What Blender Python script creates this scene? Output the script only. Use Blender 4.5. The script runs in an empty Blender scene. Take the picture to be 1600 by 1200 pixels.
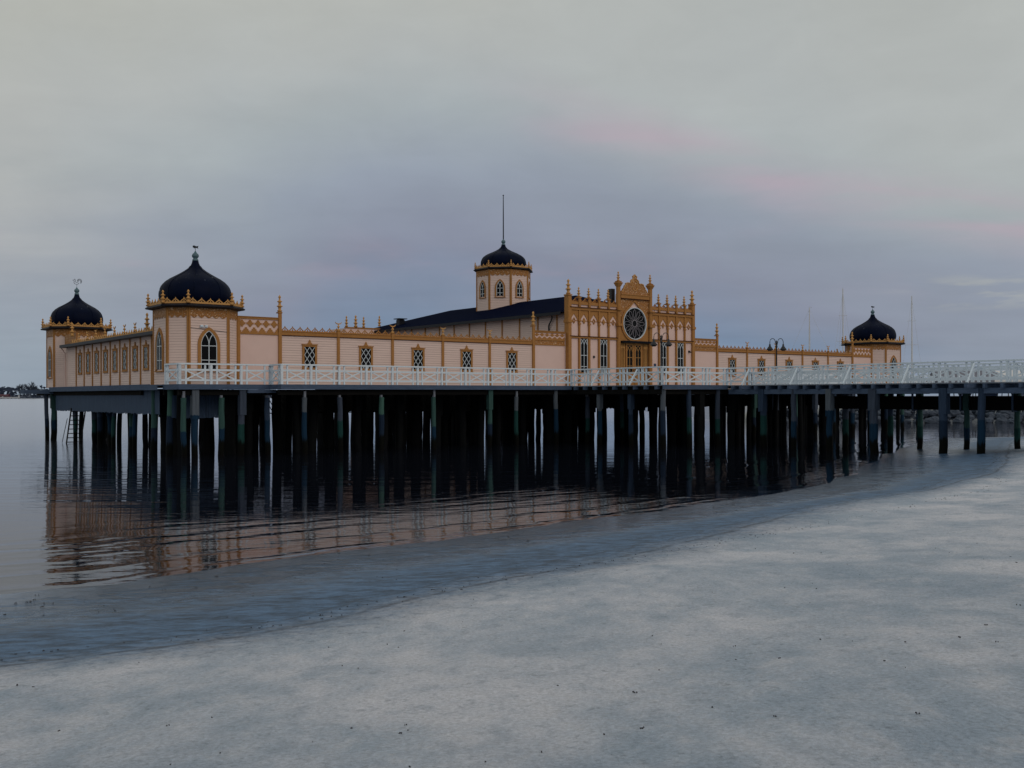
import bpy, math, random
import numpy as np
from mathutils import Vector, noise as mnoise
random.seed(7)
R = math.radians
S = bpy.context.scene
C = S.collection

# ------------------------------------------------------------------ camera
CAM_H = 2.8
FPX = 1568.0                       # focal length in pixels of a 1600 px wide picture
cam_d = bpy.data.cameras.new("camera"); cam = bpy.data.objects.new("camera", cam_d); C.objects.link(cam)
cam_d.sensor_width = 36.0; cam_d.lens = 36.0 * FPX / 1600.0
cam_d.shift_y = 17.7 / 1600.0
cam_d.clip_start = 0.1; cam_d.clip_end = 20000
cam.location = (0, 0, CAM_H); cam.rotation_euler = (R(90), R(0.12), 0)
S.camera = cam
S.render.resolution_x = 1024; S.render.resolution_y = 768

# ------------------------------------------------------------------ sun
SUN_DIR = Vector((0.72, -0.62, 0.52)).normalized()     # towards the light
sun_d = bpy.data.lights.new("sun", 'SUN'); sun = bpy.data.objects.new("sun", sun_d); C.objects.link(sun)
sun_d.energy = 0.5; sun_d.angle = R(32); sun_d.color = (1.0, 0.80, 0.66)
sun.rotation_euler = SUN_DIR.to_track_quat('Z', 'Y').to_euler()
sun.location = (30, -30, 40)

# ------------------------------------------------------------------ view
S.view_settings.view_transform = 'Standard'; S.view_settings.look = 'None'
S.view_settings.gamma = 1.0; S.view_settings.use_curve_mapping = False
S.view_settings.exposure = 0.0

# ------------------------------------------------------------------ node helpers
def hexc(h):
    h = h.lstrip('#'); v = [int(h[i:i+2], 16) / 255 for i in (0, 2, 4)]
    return tuple((c / 12.92 if c <= .04045 else ((c + .055) / 1.055) ** 2.4) for c in v) + (1,)

class NT:
    def __init__(s, nt): s.nt = nt; nt.nodes.clear()
    def n(s, t, **k):
        nd = s.nt.nodes.new(t)
        for a, b in k.items(): setattr(nd, a, b)
        return nd
    def l(s, a, b): s.nt.links.new(a, b)
    def val(s, sock, v):
        if isinstance(v, (int, float)): sock.default_value = v
        elif isinstance(v, tuple):
            sock.default_value = v
        else: s.l(v, sock)
    def math(s, op, a, b=0.0, c=None, clamp=False):
        m = s.n('ShaderNodeMath', operation=op, use_clamp=clamp)
        s.val(m.inputs[0], a); s.val(m.inputs[1], b)
        if c is not None: s.val(m.inputs[2], c)
        return m.outputs[0]
    def vmath(s, op, a, b=None):
        m = s.n('ShaderNodeVectorMath', operation=op)
        s.val(m.inputs[0], a)
        if b is not None: s.val(m.inputs[1], b)
        return m.outputs[0]
    def noise(s, vec, scale, detail=4, rough=.55, dist=0, out=0):
        m = s.n('ShaderNodeTexNoise'); s.l(vec, m.inputs['Vector'])
        m.inputs['Scale'].default_value = scale; m.inputs['Detail'].default_value = detail
        m.inputs['Roughness'].default_value = rough; m.inputs['Distortion'].default_value = dist
        return m.outputs[out]
    def mapv(s, vec, scale=(1, 1, 1), rot=(0, 0, 0), loc=(0, 0, 0)):
        m = s.n('ShaderNodeMapping'); s.l(vec, m.inputs['Vector'])
        m.inputs['Scale'].default_value = scale; m.inputs['Rotation'].default_value = rot
        m.inputs['Location'].default_value = loc
        return m.outputs[0]
    def ramp(s, f, stops, interp='LINEAR'):
        m = s.n('ShaderNodeValToRGB'); s.val(m.inputs[0], f)
        cr = m.color_ramp; cr.interpolation = interp
        while len(cr.elements) < len(stops): cr.elements.new(.5)
        for e, (p, c) in zip(cr.elements, stops):
            e.position = p
            e.color = c if isinstance(c, tuple) else (c, c, c, 1)
        return m.outputs[0]
    def mix(s, f, a, b, mode='MIX'):
        m = s.n('ShaderNodeMix', data_type='RGBA', blend_type=mode)
        s.val(m.inputs[0], f); s.val(m.inputs[6], a); s.val(m.inputs[7], b)
        return m.outputs[2]
    def smooth(s, f, a, b, lo=0.0, hi=1.0):
        m = s.n('ShaderNodeMapRange', interpolation_type='SMOOTHSTEP')
        s.val(m.inputs[0], f); m.inputs[1].default_value = a; m.inputs[2].default_value = b
        m.inputs[3].default_value = lo; m.inputs[4].default_value = hi
        return m.outputs[0]
    def bump(s, h, dist=.01, strength=1.0, normal=None):
        m = s.n('ShaderNodeBump'); s.val(m.inputs['Height'], h)
        m.inputs['Distance'].default_value = dist; m.inputs['Strength'].default_value = strength
        if normal is not None: s.l(normal, m.inputs['Normal'])
        return m.outputs[0]

# ------------------------------------------------------------------ world: dusk overcast
W = bpy.data.worlds.new("World"); S.world = W; W.use_nodes = True
w = NT(W.node_tree)
wo = w.n('ShaderNodeOutputWorld')
sky = w.n('ShaderNodeTexSky', sky_type='NISHITA'); sky.sun_disc = False
sky.sun_elevation = math.asin(SUN_DIR.z); sky.sun_rotation = math.atan2(SUN_DIR.x, SUN_DIR.y)
sky.air_density = 1.0; sky.dust_density = 2.0
bg1 = w.n('ShaderNodeBackground'); w.l(sky.outputs[0], bg1.inputs[0]); bg1.inputs[1].default_value = 0.05
tc = w.n('ShaderNodeTexCoord')
sx = w.n('ShaderNodeSeparateXYZ'); w.l(tc.outputs['Generated'], sx.inputs[0])
elev = w.math('MAXIMUM', sx.outputs[2], 0.0)
# gentle warping noise of the cloud sheet, seen as on a flat ceiling
den = w.math('ADD', elev, 0.12)
cx_ = w.math('DIVIDE', sx.outputs[0], den); cy_ = w.math('DIVIDE', sx.outputs[1], den)
cmb = w.n('ShaderNodeCombineXYZ'); w.l(cx_, cmb.inputs[0]); w.l(cy_, cmb.inputs[1])
n1 = w.noise(w.mapv(cmb.outputs[0], scale=(.42, .55, 1), rot=(0, 0, .4)), 1.0, 4, .48, .2)
n2 = w.noise(w.mapv(cmb.outputs[0], scale=(.9, 1.9, 1), rot=(0, 0, .5)), 1.4, 5, .5, .3)
# e: elevation with a slope along azimuth, so the bright deck reaches lower on the left
e1 = w.math('ADD', elev, w.math('ADD', w.math('MULTIPLY', w.math('MAXIMUM', sx.outputs[0], 0.0), .17), w.math('MULTIPLY', w.math('MAXIMUM', w.math('ADD', w.math('MULTIPLY', sx.outputs[0], -1.0), -.08), 0.0), .20)))
n3 = w.noise(tc.outputs['Generated'], 3.2, 4, .5, .2)
warp = w.math('ADD', w.math('MULTIPLY', w.math('SUBTRACT', n1, .5), .12), w.math('MULTIPLY', w.math('SUBTRACT', n3, .5), .15))
e2 = w.math('ADD', e1, warp)
col = w.ramp(e2, [(0.0, hexc('8f9eab')), (.035, hexc('8392a5')), (.08, hexc('7688a0')), (.135, hexc('868c9e')), (.20, hexc('939ca9')),
                  (.265, hexc('a4acb0')), (.33, hexc('afb3b2')), (.40, hexc('b4b6b0')), (1.0, hexc('b8bab8'))])
# paler, slightly warm cloud low on the left
lg = w.math('MULTIPLY', w.smooth(sx.outputs[0], -.22, -.55), w.smooth(w.math('ABSOLUTE', w.math('SUBTRACT', elev, .17)), .16, .02))
col = w.mix(w.math('MULTIPLY', lg, w.math('ADD', w.math('MULTIPLY', n2, .8), .1)), col, hexc('b6b4ae'))
pl_ = w.math('MULTIPLY', w.math('MULTIPLY', w.smooth(sx.outputs[0], -.20, -.45), w.smooth(elev, .14, .04)), .8)
col = w.mix(pl_, col, hexc('98a4af'))
pl2 = w.math('MULTIPLY', w.math('MULTIPLY', w.smooth(sx.outputs[0], .28, .45), w.smooth(elev, .12, .03)), .55)
col = w.mix(pl2, col, hexc('929eaa'))
# soft edge of the upper cloud deck, faintly pink, sloping down to the right
pk = w.math('SUBTRACT', w.math('ADD', elev, w.math('MULTIPLY', sx.outputs[0], .33)), w.math('ADD', .285, w.math('MULTIPLY', w.math('SUBTRACT', n3, .5), .07)))
side = w.smooth(sx.outputs[0], -.06, .10)
up_ = w.math('MULTIPLY', w.math('MULTIPLY', w.smooth(pk, -.02, .05), side), .55)
col = w.mix(up_, col, hexc('adb2b2'))
dn_ = w.math('MULTIPLY', w.math('MULTIPLY', w.smooth(w.math('ABSOLUTE', w.math('ADD', pk, .07)), .08, .0), side), .45)
col = w.mix(dn_, col, hexc('8a91a0'))
pkm = w.math('MULTIPLY', w.smooth(w.math('ABSOLUTE', pk), .04, .0), side)
pkm = w.math('MULTIPLY', pkm, w.smooth(n2, .30, .65))
col = w.mix(w.math('MULTIPLY', pkm, .6), col, hexc('b09eaa'))
pk2 = w.math('MULTIPLY', w.smooth(w.math('ABSOLUTE', w.math('SUBTRACT', elev, .125)), .05, .0), w.smooth(w.noise(w.mapv(tc.outputs['Generated'], scale=(1, 1, 3)), 6.0, 4, .5), .52, .68))
col = w.mix(w.math('MULTIPLY', pk2, .22), col, hexc('a893a0'))
# cloud mottling
n5 = w.noise(w.mapv(tc.outputs['Generated'], scale=(1, 1, 2.2)), 11.0, 6, .6, .4)
mot = w.math('ADD', .870, w.math('ADD', w.math('MULTIPLY', n2, .17), w.math('MULTIPLY', n5, .16)))
wsp = w.math('MULTIPLY', w.smooth(w.math('ABSOLUTE', w.math('SUBTRACT', elev, .092)), .022, .0), w.smooth(sx.outputs[0], .33, .42))
wsp = w.math('MULTIPLY', wsp, w.smooth(w.noise(w.mapv(tc.outputs['Generated'], scale=(1, 1, 6)), 9.0, 4, .5), .50, .62))
col = w.mix(w.math('MULTIPLY', wsp, .6), col, hexc('b3b4ac'))
mc = w.n('ShaderNodeVectorMath', operation='SCALE'); w.l(col, mc.inputs[0]); w.l(mot, mc.inputs[3])
bg2 = w.n('ShaderNodeBackground'); w.l(mc.outputs[0], bg2.inputs[0]); bg2.inputs[1].default_value = 1.0
mx = w.n('ShaderNodeMixShader'); mx.inputs[0].default_value = .97
w.l(bg1.outputs[0], mx.inputs[1]); w.l(bg2.outputs[0], mx.inputs[2]); w.l(mx.outputs[0], wo.inputs[0])

# ------------------------------------------------------------------ materials
MATS = {}
def mat(name):
    m = bpy.data.materials.new(name); m.use_nodes = True
    t = NT(m.node_tree); out = t.n('ShaderNodeOutputMaterial'); b = t.n('ShaderNodeBsdfPrincipled')
    t.l(b.outputs[0], out.inputs[0]); MATS[name] = m
    t.b = b; t.out = out; t.tc = t.n('ShaderNodeTexCoord'); t.geo = t.n('ShaderNodeNewGeometry')
    return t
def simple(name, c, rough=.6, var=.15, nscale=4, bump=.0, metal=0, streak=(1, 1, 1), spec=.5):
    t = mat(name)
    v = t.mapv(t.geo.outputs['Position'], scale=streak)
    n = t.noise(v, nscale, 5, .6)
    f = t.math('ADD', 1 - var, t.math('MULTIPLY', n, 2 * var))
    k = t.n('ShaderNodeVectorMath', operation='SCALE'); k.inputs[0].default_value = c[:3]; t.l(f, k.inputs[3])
    t.l(k.outputs[0], t.b.inputs['Base Color'])
    t.b.inputs['Roughness'].default_value = rough; t.b.inputs['Metallic'].default_value = metal
    t.b.inputs['Specular IOR Level'].default_value = spec
    if bump: t.l(t.bump(n, bump), t.b.inputs['Normal'])
    return t
simple('tenon', (.17, .19, .23), .8, .4, 9, .01, spec=.2)
simple('trim', (.39, .185, .058), .7, .22, 7, .004, spec=.15)
simple('shadow_maroon', (.055, .014, .006), .7, .2, 7, spec=.15)  # maroon of the mouldings with their shadow lines painted in
simple('tracery_paint', (.27, .25, .27), .6, .08, 6)
simple('trim_pale', (.56, .30, .10), .65, .2, 9, .004, spec=.25)
simple('white_paint', (.70, .79, .87), .55, .14, 6, .003, streak=(2, 2, .6))
simple('muntin', (.62, .68, .72), .5, .08, 6)
simple('plaster', (.76, .55, .485), .75, .07, 1.4, .003)
simple('eave_metal', (.003, .005, .012), .5, .2, 3, spec=.25)
simple('black_iron', (.008, .009, .014), .45, .2, 5)
simple('copper', (.07, .14, .17), .55, .3, 12, .004)
simple('roofing', (.0014, .0038, .018), .9, .4, 1.6, .01, spec=.01)
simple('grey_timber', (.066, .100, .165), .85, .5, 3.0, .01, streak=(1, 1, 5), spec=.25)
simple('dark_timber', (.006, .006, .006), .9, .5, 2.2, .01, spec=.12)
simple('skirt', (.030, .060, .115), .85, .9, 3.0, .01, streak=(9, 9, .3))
simple('vane', (.16, .18, .21), .5, .1, 5)
simple('mast', (.62, .62, .63), .4, .08, 3)
simple('hull_white', (.60, .62, .64), .35, .08, 2)
simple('hull_blue', (.03, .06, .14), .35, .08, 2)
simple('tarp_grey', (.16, .17, .21), .7, .2, 2, .02)
simple('tarp_white', (.66, .66, .66), .7, .12, 2, .02)
simple('sign_blue', (.02, .04, .10), .5, .1, 5)
simple('red_paint', (.09, .025, .04), .7, .15, .5)
simple('far_white', (.5, .52, .55), .7, .1, .5)
simple('hazy_bark', (.04, .055, .085), .9, .3, 3)  # distant haze mixed into the bark as blue
simple('hazy_far_wood', (.030, .045, .082), .95, .5, .12)  # blue of the haze is put into the far shore and wood colour
simple('rope', (.05, .05, .055), .9, .3, 9)

# clapboard wall: boards 125 mm high
t = mat('clapboard')
ob = t.tc.outputs['Object']
sp = t.n('ShaderNodeSeparateXYZ'); t.l(ob, sp.inputs[0])
fr = t.math('FRACT', t.math('DIVIDE', t.math('ADD', sp.outputs[2], 50), .125))
gv = t.smooth(fr, .0, .10)                       # shadow gap at the foot of each board
fl = t.math('FLOOR', t.math('DIVIDE', t.math('ADD', sp.outputs[2], 50), .125))
cb = t.n('ShaderNodeCombineXYZ'); t.l(fl, cb.inputs[2]); t.l(t.math('MULTIPLY', t.math('ADD', sp.outputs[0], sp.outputs[1]), .25), cb.inputs[0])
bn = t.noise(cb.outputs[0], 3.3, 2)
ln = t.noise(t.geo.outputs['Position'], 1.2, 4)
colr = t.mix(bn, (.67, .50, .44, 1), (.80, .605, .535, 1))
colr = t.mix(t.math('MULTIPLY', ln, .3), colr, (.58, .46, .40, 1))
colr = t.mix(t.math('MULTIPLY', t.math('SUBTRACT', 1.0, gv), .55), colr, (.26, .18, .15, 1))
t.l(colr, t.b.inputs['Base Color']); t.b.inputs['Roughness'].default_value = .62
hgt = t.math('ADD', t.math('MULTIPLY', fr, -.9), gv)
t.l(t.bump(hgt, .018), t.b.inputs['Normal'])

# carved fretwork over the pale wall
t = mat('fretwork')
v = t.n('ShaderNodeTexVoronoi', feature='DISTANCE_TO_EDGE'); v.inputs['Scale'].default_value = 8.5
wv = t.noise(t.tc.outputs['Object'], 5, 2, .5, 0, 1)
av = t.n('ShaderNodeVectorMath', operation='MULTIPLY_ADD'); t.l(wv, av.inputs[0]); av.inputs[1].default_value = (.3, .3, .3); t.l(t.tc.outputs['Object'], av.inputs[2])
t.l(av.outputs[0], v.inputs['Vector'])
f = t.smooth(v.outputs['Distance'], .10, .30)
t.l(t.mix(f, (.36, .14, .02, 1), (.66, .40, .22, 1)), t.b.inputs['Base Color'])
t.l(t.bump(t.math('MULTIPLY', f, -1.0), .03), t.b.inputs['Normal']); t.b.inputs['Roughness'].default_value = .6

# dome: black lacquered sheet with pale droppings near the crown
t = mat('dome_metal')
sp = t.n('ShaderNodeSeparateXYZ'); t.l(t.tc.outputs['Object'], sp.inputs[0])
an = t.math('ARCTAN2', sp.outputs[1], sp.outputs[0])
cb = t.n('ShaderNodeCombineXYZ'); t.l(t.math('MULTIPLY', an, 2.2), cb.inputs[0]); t.l(t.math('MULTIPLY', sp.outputs[2], .9), cb.inputs[2])
nn = t.noise(cb.outputs[0], 5.5, 6, .62)
up = t.math('MULTIPLY', t.smooth(sp.outputs[2], .75, 1.05), t.smooth(sp.outputs[2], 1.62, 1.3))
dr = t.math('MULTIPLY', t.math('MULTIPLY', t.smooth(nn, .62, .70), up), .6)
bs = t.mix(t.noise(t.tc.outputs['Object'], 2.5, 3), (.0012, .0030, .012, 1), (.003, .007, .026, 1))
t.l(t.mix(dr, bs, (.32, .36, .40, 1)), t.b.inputs['Base Color'])
t.b.inputs['Roughness'].default_value = .55; t.b.inputs['Specular IOR Level'].default_value = .05
t.l(t.bump(t.noise(t.tc.outputs['Object'], 3, 3), .01), t.b.inputs['Normal'])

# window glass
t = mat('glass')
t.b.inputs['Base Color'].default_value = (.002, .002, .003, 1); t.b.inputs['Roughness'].default_value = .06
t.b.inputs['Specular IOR Level'].default_value = .12
t.l(t.bump(t.noise(t.tc.outputs['Object'], 2.5, 2), .004), t.b.inputs['Normal'])

# deck boards
t = mat('deck_boards')
sp = t.n('ShaderNodeSeparateXYZ'); t.l(t.tc.outputs['Object'], sp.inputs[0])
fx = t.math('FRACT', t.math('DIVIDE', t.math('ADD', sp.outputs[0], 200), .14))
g = t.smooth(fx, 0, .1)
n = t.noise(t.mapv(t.geo.outputs['Position'], scale=(2, 2, 2)), 2, 5)
c0 = t.mix(n, (.09, .11, .15, 1), (.22, .25, .30, 1))
t.l(t.mix(g, (.02, .02, .02, 1), c0), t.b.inputs['Base Color']); t.b.inputs['Roughness'].default_value = .75

# piles: weathered above, weed-black below the tide line
t = mat('pile_wood')
oi = t.n('ShaderNodeObjectInfo'); rnd = oi.outputs['Random']
sp = t.n('ShaderNodeSeparateXYZ'); t.l(t.geo.outputs['Position'], sp.inputs[0])
st = t.noise(t.mapv(t.tc.outputs['Object'], scale=(9, 9, .6)), 1.6, 5, .6)
top = t.ramp(rnd, [(0, (.038, .088, .082, 1)), (.22, (.05, .066, .098, 1)), (.5, (.030, .050, .088, 1)), (.74, (.055, .125, .105, 1)), (.84, (.095, .115, .14, 1))], 'CONSTANT')
low = t.ramp(t.math('FRACT', t.math('MULTIPLY', rnd, 7.3)), [(0, (.008, .030, .062, 1)), (.35, (.012, .050, .048, 1)), (.7, (.012, .024, .048, 1))], 'CONSTANT')
zb = t.math('ADD', t.math('ADD', 1.15, t.math('MULTIPLY', rnd, .9)), t.math('MULTIPLY', t.math('SUBTRACT', st, .5), .25))
c1 = t.mix(t.smooth(t.math('SUBTRACT', sp.outputs[2], zb), -.02, .02), low, top)
zt = t.math('ADD', t.math('ADD', .58, t.math('MULTIPLY', t.math('FRACT', t.math('MULTIPLY', rnd, 3.7)), .25)), t.math('MULTIPLY', t.math('SUBTRACT', st, .5), .7))
wd = t.smooth(t.math('SUBTRACT', sp.outputs[2], zt), -.10, .12)
gr = t.mix(t.smooth(sp.outputs[2], 0.02, .3), (.002, .0018, .0016, 1), (.0022, .003, .002, 1))
c2 = t.mix(wd, gr, c1)
k = t.n('ShaderNodeVectorMath', operation='SCALE'); t.l(c2, k.inputs[0]); t.l(t.math('ADD', .45, t.math('MULTIPLY', st, 1.1)), k.inputs[3])
t.l(k.outputs[0], t.b.inputs['Base Color']); t.b.inputs['Roughness'].default_value = .85; t.b.inputs['Specular IOR Level'].default_value = .12
t.l(t.bump(st, .03), t.b.inputs['Normal'])

simple('shaded_pile', (.007, .008, .009), .95, .6, 3, .02, streak=(2, 2, .4), spec=.08)  # pile wood darkened, the shade under the deck put into its colour
# rock
t = mat('rock')
n = t.noise(t.geo.outputs['Position'], 1.3, 6, .6)
oi = t.n('ShaderNodeObjectInfo')
c0 = t.mix(n, (.006, .012, .026, 1), (.085, .115, .165, 1))
t.l(t.mix(t.math('MULTIPLY', oi.outputs['Random'], .5), c0, (.02, .03, .05, 1)), t.b.inputs['Base Color'])
t.b.inputs['Roughness'].default_value = .8; t.l(t.bump(n, .12), t.b.inputs['Normal'])

# ------------------------------------------------------------------ terrain
SH = [(-400, -260), (-60, -24), (-14, 9.4), (-7.22, 14.16), (-5.87, 14.9), (-4.29, 16.8), (-2.37, 18.6), (0, 20.7), (3.02, 23.7), (8.3, 29.4),
      (8.9, 29.9), (11.8, 35), (16.6, 45.3), (22.6, 57), (27.6, 64.3), (33.8, 66.6), (60, 70), (95, 80), (118, 97), (170, 101), (600, 101)]
def shore_dist(X, Y):
    P = np.stack([X, Y], -1); best = np.full(X.shape, 1e9); sgn = np.ones(X.shape)
    for (ax, ay), (bx, by) in zip(SH[:-1], SH[1:]):
        a = np.array([ax, ay]); d = np.array([bx - ax, by - ay]); L = (d ** 2).sum()
        tt = np.clip(((P - a) @ d) / L, 0, 1)
        q = a + tt[..., None] * d
        ds = np.hypot(P[..., 0] - q[..., 0], P[..., 1] - q[..., 1])
        cr = d[0] * (P[..., 1] - ay) - d[1] * (P[..., 0] - ax)
        m = ds < best - 1e-9
        best = np.where(m, ds, best); sgn = np.where(m, np.where(cr > 0, -1, 1), sgn)
    return best * sgn                                # positive on the sand
def vnoise(X, Y, sc, seed=0.0):
    o = np.empty(X.shape)
    for i in np.ndindex(X.shape): o[i] = mnoise.noise((X[i] * sc, Y[i] * sc, seed))
    return o
def sstep(x, a, b):
    t_ = np.clip((x - a) / (b - a), 0, 1); return t_ * t_ * (3 - 2 * t_)
def ground_h(X, Y):
    d = shore_dist(X, Y)
    h = np.where(d > 0, .042 * d, .05 * d)
    h = np.where(d > 5, .21 + (d - 5) * .09, h)
    h = np.where(d > 5, np.minimum(h, .21 + 1.02 * (1 - np.exp(-np.maximum(d - 5, 0) / 9.0)) * 1.15), h)
    h = np.maximum(h, -1.6)
    bank = (.15 + 1.35 * sstep(Y, 99.5, 104) + .6 * sstep(Y, 104, 116)) * sstep(X, 20, 26) - 1.5 * (1 - sstep(X, 20, 26))
    h = np.where(Y > 99, np.maximum(h, bank), h)
    return h, d
xs = np.unique(np.concatenate([-np.geomspace(16, 900, 26), np.arange(-16, 26, .17), np.arange(26, 44, .6), np.geomspace(44, 900, 34)]))
ys = np.unique(np.concatenate([-np.geomspace(2, 600, 14), np.arange(-2, 2, .5), np.arange(2, 16, .09), np.arange(16, 34, .15), np.arange(34, 70, .4),
                               np.arange(70, 122, 1.4), np.geomspace(122, 900, 14)]))
XX, YY = np.meshgrid(xs, ys)
HH, DD = ground_h(XX, YY)
near = (YY > 1) & (YY < 75) & (XX > -20) & (XX < 45)
nz = np.zeros(XX.shape)
nz[near] = (vnoise(XX[near], YY[near], .35, 3.1) * .045 + vnoise(XX[near], YY[near], 1.1, 7.7) * .018 + vnoise(XX[near], YY[near], 3.4, 1.7) * .007) * np.where(DD[near] < 2.5, .45, .45 + .55 * sstep(DD[near], 2.5, 8))
nz[near] += vnoise(XX[near], YY[near], 7.5, 4.2) * .004
amp = .75 + .25 * sstep(DD, 2.5, 8)
HH2 = HH + nz * amp
def grid_mesh(name, X, Y, Z, material, attrs=None):
    ny, nx = X.shape
    v = np.stack([X, Y, Z], -1).reshape(-1, 3)
    i = np.arange(ny * nx).reshape(ny, nx)
    f = np.stack([i[:-1, :-1], i[:-1, 1:], i[1:, 1:], i[1:, :-1]], -1).reshape(-1, 4)
    me = bpy.data.meshes.new(name)
    me.vertices.add(len(v)); me.vertices.foreach_set('co', v.ravel())
    me.loops.add(f.size); me.loops.foreach_set('vertex_index', f.ravel().astype(np.int32))
    me.polygons.add(len(f)); me.polygons.foreach_set('loop_start', np.arange(0, f.size, 4, dtype=np.int32))
    me.polygons.foreach_set('loop_total', np.full(len(f), 4, dtype=np.int32))
    me.polygons.foreach_set('use_smooth', np.ones(len(f), dtype=bool))
    me.update(calc_edges=True)
    for k_, a in (attrs or {}).items():
        at = me.attributes.new(k_, 'FLOAT', 'POINT'); at.data.foreach_set('value', a.ravel().astype(np.float32))
    me.materials.append(material)
    o = bpy.data.objects.new(name, me); C.objects.link(o); return o

# sand material
t = mat('sand')
pos = t.geo.outputs['Position']
da = t.n('ShaderNodeAttribute', attribute_name='shore'); d = da.outputs['Fac']
sp = t.n('ShaderNodeSeparateXYZ'); t.l(pos, sp.inputs[0])
big = t.noise(t.mapv(pos, scale=(1.05, .75, 1), rot=(0, 0, -.5)), .62, 6, .62, .3)
mid = t.noise(t.mapv(pos, scale=(1.15, .75, 1), rot=(0, 0, -.3)), 2.6, 7, .68, .2)
sml = t.noise(pos, 9.0, 5, .68, .2)
fin = t.noise(pos, 30, 5, .7); gra = t.noise(pos, 210, 2, .7)
dry = t.mix(t.smooth(big, .34, .68), (.40, .47, .56, 1), (.68, .69, .75, 1))
lrg = t.noise(t.mapv(pos, scale=(1, .7, 1), rot=(0, 0, -.4)), .30, 4, .5, .4)
dry = t.mix(t.math('MULTIPLY', t.smooth(lrg, .51, .64), .55), dry, (.29, .37, .47, 1))
dry = t.mix(t.math('MULTIPLY', t.smooth(mid, .46, .72), .5), dry, (.68, .68, .72, 1))
dry = t.mix(t.math('MULTIPLY', t.smooth(mid, .50, .30), .5), dry, (.31, .37, .45, 1))
dry = t.mix(t.math('MULTIPLY', t.smooth(sml, .58, .74), .35), dry, (.60, .59, .58, 1))
dry = t.mix(t.math('MULTIPLY', t.smooth(sml, .45, .28), .55), dry, (.24, .28, .33, 1))
spk = t.smooth(t.noise(pos, 42, 2, .6), .70, .74)
dry = t.mix(t.math('MULTIPLY', spk, .45), dry, (.10, .11, .13, 1))
gk = t.n('ShaderNodeVectorMath', operation='SCALE'); t.l(dry, gk.inputs[0]); t.l(t.math('ADD', .10, t.math('ADD', t.math('MULTIPLY', fin, 1.15), t.math('MULTIPLY', gra, .65))), gk.inputs[3])
# wetness edge follows the tide
en = t.noise(t.mapv(pos, scale=(.5, 1, 1), rot=(0, 0, -.66)), .9, 4, .55)
dd = t.math('ADD', d, t.math('MULTIPLY', t.math('SUBTRACT', en, .5), .9))
wet = t.smooth(t.math('ADD', dd, t.math('MULTIPLY', t.math('SUBTRACT', sml, .5), 1.4)), 5.9, 3.9)
vwet = t.smooth(dd, 3.6, .3)
wcol = t.mix(vwet, (.075, .135, .225, 1), (.040, .085, .155, 1))
wn = t.noise(t.mapv(pos, scale=(.7, 2.0, 1), rot=(0, 0, -.70)), 3.6, 7, .72, .3)
wk = t.n('ShaderNodeVectorMath', operation='SCALE'); t.l(wcol, wk.inputs[0]); t.l(t.math('ADD', t.smooth(wn, .30, .70, .35, 1.5), t.math('MULTIPLY', t.math('SUBTRACT', sml, .5), .8)), wk.inputs[3])
# dark strand line left by the last wave
sl = t.math('SUBTRACT', dd, t.math('ADD', 4.55, t.math('MULTIPLY', t.math('SUBTRACT', en, .5), .5)))
line = t.math('MULTIPLY', t.smooth(t.math('ABSOLUTE', sl), .10, .01), t.smooth(mid, .36, .56))
sl2 = t.math('SUBTRACT', dd, 4.05)
line2 = t.math('MULTIPLY', t.smooth(t.math('ABSOLUTE', sl2), .06, .005), t.smooth(sml, .36, .56))
cc = t.mix(wet, gk.outputs[0], wk.outputs[0])
cc = t.mix(t.math('MULTIPLY', t.math('MAXIMUM', line, line2), .6), cc, (.04, .05, .065, 1))
bankm = t.smooth(sp.outputs[1], 101.5, 103.5)
grass = t.mix(t.noise(pos, .8, 5), (.07, .075, .05, 1), (.23, .19, .10, 1))
grass = t.mix(t.smooth(sp.outputs[1], 107, 111), grass, (.12, .13, .14, 1))
cc = t.mix(bankm, cc, grass)
seab = t.smooth(d, -.6, -3)
cc = t.mix(t.math('MULTIPLY', seab, t.math('SUBTRACT', 1.0, bankm)), cc, (.03, .03, .032, 1))
film = t.math('MULTIPLY', t.smooth(t.noise(t.mapv(pos, scale=(.55, 1.3, 1), rot=(0, 0, -.66)), 1.5, 6, .66, .4), .44, .52), t.smooth(dd, 3.0, 1.4))
film = t.math('MAXIMUM', film, t.math('MULTIPLY', t.smooth(dd, .9, .25), .9))
cc = t.mix(t.math('MULTIPLY', film, .45), cc, (.018, .034, .062, 1))
wsp_ = t.math('MULTIPLY', t.smooth(t.noise(t.mapv(pos, scale=(.5, 1.4, 1), rot=(0, 0, -.66)), 16, 3, .6), .62, .70), wet)
cc = t.mix(t.math('MULTIPLY', wsp_, .6), cc, (.02, .03, .045, 1))
t.l(cc, t.b.inputs['Base Color'])
rr = t.math('SUBTRACT', .88, t.math('MULTIPLY', wet, .30))
rr = t.math('SUBTRACT', rr, t.math('MULTIPLY', t.smooth(dd, 3.6, .6), .46))
rf_ = (t.math('MAXIMUM', t.math('ADD', rr, t.math('MULTIPLY', t.math('SUBTRACT', wn, .5), .30)), .18))
t.l(t.math('ADD', t.math('MULTIPLY', rf_, t.math('SUBTRACT', 1.0, film)), t.math('MULTIPLY', film, .05)), t.b.inputs['Roughness'])
t.l(t.math('ADD', .22, t.math('MULTIPLY', film, .30)), t.b.inputs['Specular IOR Level'])
dryw = t.math('SUBTRACT', 1.0, t.math('MULTIPLY', wet, .8))
bh = t.math('MULTIPLY', t.math('ADD', t.math('MULTIPLY', fin, .03), t.math('ADD', t.math('MULTIPLY', gra, .004), t.math('ADD', t.math('MULTIPLY', mid, .05), t.math('MULTIPLY', sml, .03)))), dryw)
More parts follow.
